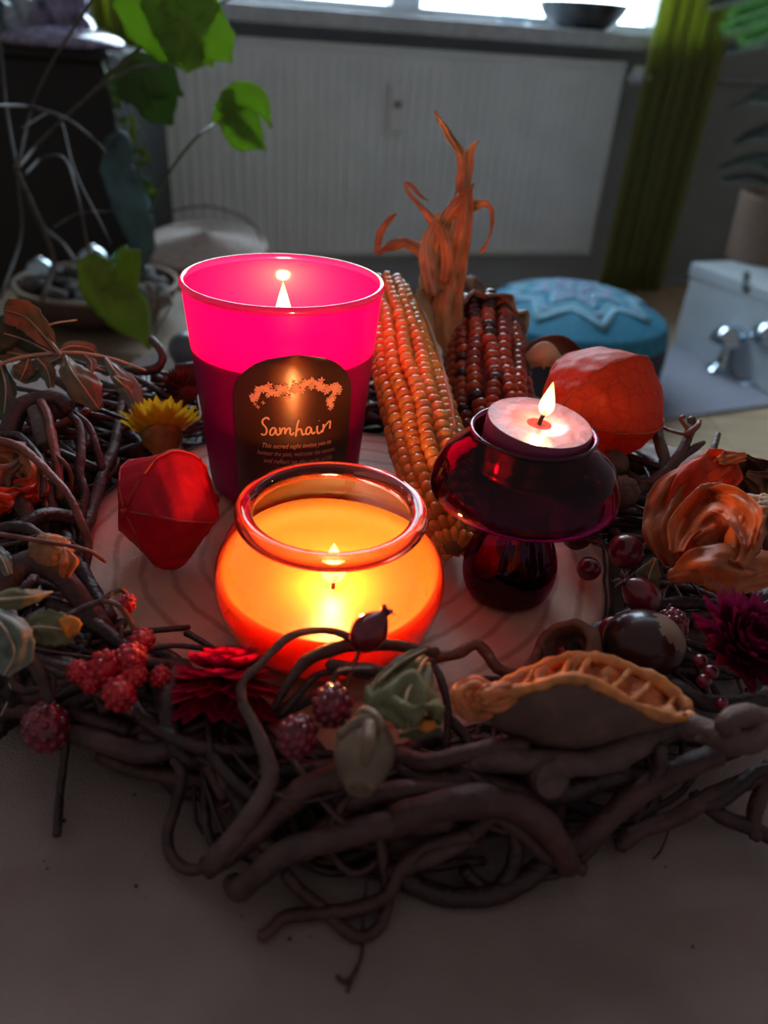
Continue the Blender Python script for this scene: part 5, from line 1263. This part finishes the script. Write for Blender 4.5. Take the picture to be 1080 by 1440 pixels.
# chestnut
M['nut'] = mat('chestnut_shell', (.05, .012, .012), .28, var=.4, scale=40, coat=.25, spec=.4)
M['hilum'] = mat('chestnut_scar', (.30, .17, .11), .5, var=.15, scale=120)
c = H(905, 905, 33); R = px(c, 57)
t = thing('chestnut', 'big shiny dark chestnut with a pale scar on its top right', 'chestnut', c)
bm = bmesh.new(); bmesh.ops.create_uvsphere(bm, u_segments=40, v_segments=26, radius=1)
hd = Vector((.62, -.10, .62)).normalized()
for v in bm.verts:
    p = v.co.copy(); v.co = Vector((p.x * R, p.y * R * .92, p.z * R * .84)) * (1 - .06 * max(0, p.z) ** 3)
for f in bm.faces:
    d = f.calc_center_median().normalized()
    if d.dot(hd) + .08 * noise.noise(d * 4) > .80: f.material_index = 1
o = frombm('nut', bm, [M['nut'], M['hilum']], t)
# open seed cup
M['cupo'] = mat('seed_cup', (.22, .085, .055), .6, var=.3, scale=160, bump=.6)
c = H(803, 915, 30); R = px(c, 43)
t = thing('seed_cup', 'hollow brown seed cup lying open beside the chestnut', 'seed cup', c)
o = lathe('cup', smoothprof([(0, -R), (R * .6, -R * .85), (R * .98, -R * .3), (R, R * .25), (R * .92, R * .42), (R * .76, R * .40), (R * .66, R * .1), (R * .5, -R * .4), (0, -R * .55)], 34), M['cupo'], t, 40, fn=lambda a, z: 1 + .05 * math.sin(3 * a) + .03 * math.sin(7 * a + z * 500)); look_rot(o, -c_f * .7 - c_r * .65 + c_u * .35)
o = lathe('inner_seed', smoothprof([(0, -R * .4), (R * .34, -R * .2), (R * .36, R * .1), (0, R * .3)], 14), M['hip'], t, 24); look_rot(o, -c_f * .7 - c_r * .5 - c_u * .2); o.location = Vector((0, 0, -R * .22)) - c_r * R * .15 - c_f * R * .2
o = lathe('inner_seed', smoothprof([(0, -R * .3), (R * .24, -R * .2), (R * .26, R * .1), (0, R * .3)], 14), M['cend'], t, 24); o.location = c_u * R * .12 - c_f * R * .2
# pale pod
M['pod'] = mat('pale_seed_pod', (.20, .125, .080), .5, var=.3, scale=90, bump=.5)
c = H(512, 1066, 42); R = px(c, 45)
t = thing('seed_pod', 'pale brown pear-shaped pod with ringed tip hanging over the wreath front', 'seed pod', c)
axp = (H(506, 1110, 38) - H(520, 1020, 44)).normalized()
o = lathe('pod', smoothprof([(0, -R * 1.15), (R * .55, -R * 1.1), (R * .82, -R * .7), (R * .95, -R * .1), (R * .75, R * .6), (R * .5, R * .95), (R * .42, R * 1.12), (R * .30, R * 1.14), (R * .22, R * 1.06), (R * .12, R * 1.12), (0, R * 1.14)], 36), M['pod'], t, 36, fn=lambda a, z: 1 + .05 * math.sin(5 * a)); look_rot(o, axp * .8 - c_f * .35)
tube('curl', P((478, 1035, 46), (500, 1020, 48), (520, 1012, 50), (535, 1022, 50), (528, 1008, 51), (512, 1000, 50), (505, 1008, 49)), .0016, .001, M['pod'], t, rough=.3, n=40)
tube('curl', P((520, 1020, 50), (518, 1045, 50), (512, 1075, 46)), .0018, .0012, M['pod'], t, rough=.2)
# round nuts at the right
M['walnut'] = mat('nut_shell', (.13, .065, .04), .7, var=.35, scale=120, bump=.9)
c = H(873, 692, 36); R = px(c, 26); blob('nut', 'rough brown nut below the large orange lantern, lower of two', 'nut', c, R, R, R * .9, M['walnut'], 4, .12, 3)
c = H(862, 652, 38); R = px(c, 22); blob('nut', 'rough brown nut touching the large orange lantern, upper of two', 'nut', c, R, R, R * .9, M['walnut'], 8, .12, 3)
# curled dried slice behind the dark cob
M['dslice'] = mat('dried_peel', (.22, .07, .04), .5, var=.3, scale=90, trans=.25, bump=.4)
t = thing('dried_peel', 'curled reddish dried peel between the dark corn cob and the orange lantern', 'dried peel', F(785, 505, .38))
blade('peel_curl', [F(740, 508, .385), F(755, 490, .385), (F(785, 485, .39)), F(808, 500, .39), F(812, 520, .385)], [.003, .0045, .005, .0045, .002], M['dslice'], t, fold=-.6)
blade('peel_curl', [F(738, 510, .375), F(765, 500, .37), F(790, 512, .37)], [.004, .007, .003], M['huskp'], t, fold=.5)

# ================================================================ dried orange slice, front
M['rind'] = mat('dried_rind', (.16, .085, .070), .75, var=.2, scale=140, bump=.5)
M['rindo'] = mat('orange_rind_edge', (.72, .25, .07), .55, var=.3, scale=160, bump=.6, sss=.2, ssss=.002)
M['pulp'] = mat('dried_pulp', (.68, .20, .07), .45, var=.35, scale=160, bump=.7, sss=.25, ssss=.003)
t = thing('dried_orange_slice', 'curled dried orange slice with ruffled segments on the wreath front', 'dried fruit', H(800, 1040, 36))
Fr = P((668, 985, 44), (690, 978, 46), (740, 968, 50), (785, 956, 54), (825, 957, 54), (865, 975, 50), (905, 997, 45), (945, 1010, 41), (972, 1008, 39))
Bt = P((690, 1000, 38), (700, 1022, 33), (740, 1045, 29), (785, 1060, 28), (830, 1062, 28), (870, 1048, 29), (905, 1030, 31), (935, 1016, 35), (960, 1010, 38))
Rr = P((690, 972, 40), (720, 955, 40), (760, 938, 42), (800, 926, 44), (845, 926, 44), (890, 942, 42), (930, 962, 40), (958, 985, 38), (968, 1000, 38))
n = 48; Fc, Bc, Rc = catmull(Fr, n), catmull(Bt, n), catmull(Rr, n)
vs, fs = [], []; mrow = 9
for i in range(n + 1):
    for j in range(mrow):
        s = j / (mrow - 1); p = Bc[i].lerp(Fc[i], s); bul = math.sin(PI * s) * .0035 * math.sin(PI * i / n)
        p = p - c_f * bul * .6 - c_u * bul * .6 + Vector((0, 0, .0004)) * noise.noise(p * 300); vs.append(p)
for i in range(n):
    for j in range(mrow - 1): a = i * mrow + j; fs.append((a, a + 1, a + 1 + mrow, a + mrow))
o = mk('rind', vs, fs, M['rind']); solid(o, .0012); put(o, t)
def edge(C, r, nm, m): 
    pts2 = [p + Vector((0, 0, .0005 * noise.noise(p * 400))) for p in C]
    vs, fs = tube_geo(pts2, [r * (1 + .45 * noise.noise(p * 350)) for p in pts2], 10, .3); put(mk(nm, vs, fs, m), t)
edge(Fc, .0014, 'rind_edge', M['rindo']); edge(Rc, .0017, 'rind_edge', M['rindo'])
vs, fs = [], []; mrow = 11; n2 = 96; Fc2, Rc2 = catmull(Fr, n2), catmull(Rr, n2)
for i in range(n2 + 1):
    for j in range(mrow):
        s = j / (mrow - 1); k = i / n2; p = Fc2[i].lerp(Rc2[i], s)
        dip = math.sin(PI * s) * (.0052 * math.sin(PI * k) ** .6); seg = abs(math.sin(k * PI * 7 + s * .8))
        p = p - Vector((0, 0, dip * (.35 + .85 * seg ** .6))) + Vector((0, 0, .0028 * noise.noise(p * 190) + .0012 * noise.noise(p * 500))); vs.append(p)
for i in range(n2):
    for j in range(mrow - 1): a = i * mrow + j; fs.append((a, a + 1, a + 1 + mrow, a + mrow))
o = mk('pulp', vs, fs, M['pulp']); solid(o, .0008); put(o, t)
for k in range(1, 9):
    i = int(n2 * (k / 8.6 + .02 * math.sin(k * 2.7)))
    i = max(2, min(n2 - 3, i)); a, b = Fc2[i], Rc2[min(n2, i + 2)]
    m_ = a.lerp(b, .5) - Vector((0, 0, .0018)); tube('membrane', [a, m_, b], .0006, .0009, M['rindo'], t, rough=.3, n=10)
# crumpled curl at its left end
for sp, w in (([(690, 1000, 42), (668, 1002, 44), (652, 990, 47), (650, 972, 49), (668, 962, 50), (688, 968, 49)], [8, 12, 14, 12, 10, 6]), ([(668, 985, 47), (680, 978, 50), (700, 972, 50), (735, 972, 48)], [10, 12, 12, 6]), ([(655, 1000, 44), (672, 990, 46), (700, 990, 46), (730, 978, 47)], [6, 10, 10, 5])):
    PP_ = [H(*q) for q in sp]; b = blade('pulp_curl', PP_, [px(PP_[0], x) for x in w], M['pulp'], t, fold=.5, crink=1.0, thick=.0012)

# ================================================================ dry leaves
M['lg'] = mat('sage_leaf', (.22, .20, .10), .55, var=.3, scale=60, trans=.2, bump=.4, bscale=300)
M['ll'] = mat('pale_leaf', (.23, .25, .21), .5, var=.25, scale=60, trans=.2, bump=.4, bscale=300)
M['lo'] = mat('autumn_leaf', (.15, .17, .11), .55, var=.3, scale=35, col2=(.30, .16, .07), trans=.25, bump=.4, bscale=300, lo=.42, hi=.6)
M['ld'] = mat('olive_leaf', (.075, .075, .03), .6, var=.3, scale=60, trans=.15, bump=.4, bscale=300)
M['ldk'] = mat('dark_wine_leaf', (.025, .012, .014), .6, var=.3, scale=60)
M['orng'] = mat('orange_leaf_patch', (.75, .28, .03), .5, var=.2, scale=80, trans=.3)
def dl(label, spine, ws, m, fold=.35, crink=.35, teeth=.16, nt=12, twist=0., extra=None, root=None, name='dry_leaf', curl=0):
    P_ = [H(*q) for q in spine]
    own = root is None
    t = root or thing(name, label, 'leaf', P_[0])
    blade('leaf_blade' if own else 'leaf', P_, [px(P_[0], w) for w in ws], M[m], t, fold=fold, crink=crink, teeth=teeth, nt=nt, twist=twist, curl=curl)
    q = [p + (EYE - p).normalized() * .0007 for p in P_]
    tube('midrib', q, .0005, .0002, M['huskp'], t, ns=5)
    return t
sp = thing('leaf_sprig', 'long pale stalk with serrated dry leaves arching over the left of the wreath', 'leaf sprig', H(0, 512, 60))
tube('stalk', P((-30, 525, 60), (20, 505, 62), (60, 498, 63), (110, 496, 63), (160, 505, 60), (205, 521, 55)), .0009, .0005, M['huskp'], sp)
tube('tendril', P((85, 498, 66), (62, 465, 70), (75, 455, 74), (108, 450, 76)), .0007, .0003, M['huskp'], sp)
for (s, w, m, kw) in (
    ([(92, 500, 63), (100, 520, 62), (118, 545, 58), (140, 576, 50)], [4, 18, 24, 8], 'lo', {}),
    ([(148, 503, 61), (160, 520, 59), (180, 545, 55), (195, 575, 48)], [3, 10, 16, 10], 'll', {}),
    ([(160, 530, 58), (178, 545, 55), (198, 560, 50)], [5, 13, 8], 'lg', {}),
    ([(80, 495, 64), (60, 470, 70), (35, 445, 76), (5, 436, 80)], [4, 16, 22, 18], 'lo', {'fold': -.5}),
    ([(75, 498, 62), (40, 480, 66), (10, 470, 70), (-25, 462, 72)], [5, 24, 30, 20], 'ld', {}),
    ([(40, 500, 61), (10, 495, 62), (-20, 485, 64)], [4, 14, 16], 'lo', {}),
    ([(85, 502, 62), (60, 515, 58), (35, 525, 54), (15, 520, 52)], [4, 12, 15, 8], 'll', {}),
    ([(40, 505, 61), (35, 520, 58), (28, 535, 54)], [6, 16, 10], 'lo', {}),
    ([(52, 504, 61), (66, 520, 58), (72, 545, 52)], [4, 11, 5], 'lo', {}),
    ([(82, 494, 63), (100, 487, 64), (125, 490, 62), (138, 500, 59)], [3, 8, 9, 2], 'lg', {}),
    ([(118, 498, 62), (128, 510, 60), (128, 525, 57)], [3, 8, 3], 'll', {}),
    ([(0, 510, 58), (8, 545, 52), (5, 590, 46)], [6, 14, 6], 'ld', {}),
    ([(130, 515, 58), (150, 522, 56), (165, 525, 54)], [3, 7, 2], 'll', {})):
    dl('', s, w, m, root=sp, **kw)
dl('curled grey-green dry leaf with an orange patch behind the pale pod', [(600, 925, 46), (585, 950, 50), (570, 985, 52), (575, 1025, 46)], [16, 44, 54, 16], 'lg', fold=.55, crink=.7, teeth=.1)
t = dl('small dark leaf lobe with orange patch under the grey-green leaf', [(560, 1030, 44), (590, 1022, 44), (622, 1022, 42)], [8, 18, 10], 'ld', crink=.5)
P_ = P((590, 1024, 46), (600, 1022, 46.5), (613, 1018, 46)); blade('orange_patch', P_, [px(P_[0], 3), px(P_[0], 8), px(P_[0], 5)], M['orng'], t, n=8, na=3)  # separate orange patch laid over the lobe
dl('folded dry leaf edge rising beside the grey-green leaf', [(530, 960, 50), (565, 930, 52), (600, 912, 50)], [3, 9, 5], 'ld', fold=.7)
dl('broad pale green dry leaf with torn edge at the left, uppermost of three', [(-20, 845, 52), (20, 842, 53), (50, 838, 52), (74, 832, 50)], [10, 16, 10, 1], 'lg', fold=.6)
dl('broad pale green dry leaf with torn edge at the left, lowest of three', [(-15, 860, 46), (10, 890, 46), (20, 920, 42), (5, 950, 38)], [14, 30, 26, 8], 'll', fold=.4, crink=.6)
t = dl('pale green dry leaf with a yellow tip under the berry stalk', [(30, 885, 42), (60, 882, 42), (90, 885, 41), (112, 882, 40)], [10, 26, 24, 8], 'lg', fold=.3)
P_ = P((88, 885, 43), (100, 880, 43), (113, 884, 42)); blade('yellow_tip', P_, [px(P_[0], 14), px(P_[0], 15), px(P_[0], 8)], M['orng'], t, n=8, na=3, teeth=.2, nt=5)
dl('small pale leaf scrap at the left edge above the thick bent twig', [(-15, 765, 46), (2, 785, 45), (12, 808, 42)], [8, 12, 6], 'll')
dl('dark shrivelled leaf hanging at the left edge below the pale leaves', [(10, 945, 24), (15, 975, 20), (0, 1010, 12), (-10, 1040, 8)], [24, 30, 28, 10], 'ldk', crink=.6, teeth=.3)
dl('dry pointed leaf scrap standing behind the crimson rose hip', [(918, 845, 30), (912, 815, 38), (922, 785, 46)], [10, 18, 4], 'lo', fold=.4)
dl('pale leaf scrap beside the curled branch end at the right edge', [(1095, 1000, 40), (1075, 1020, 40), (1065, 1045, 36)], [8, 16, 5], 'll')
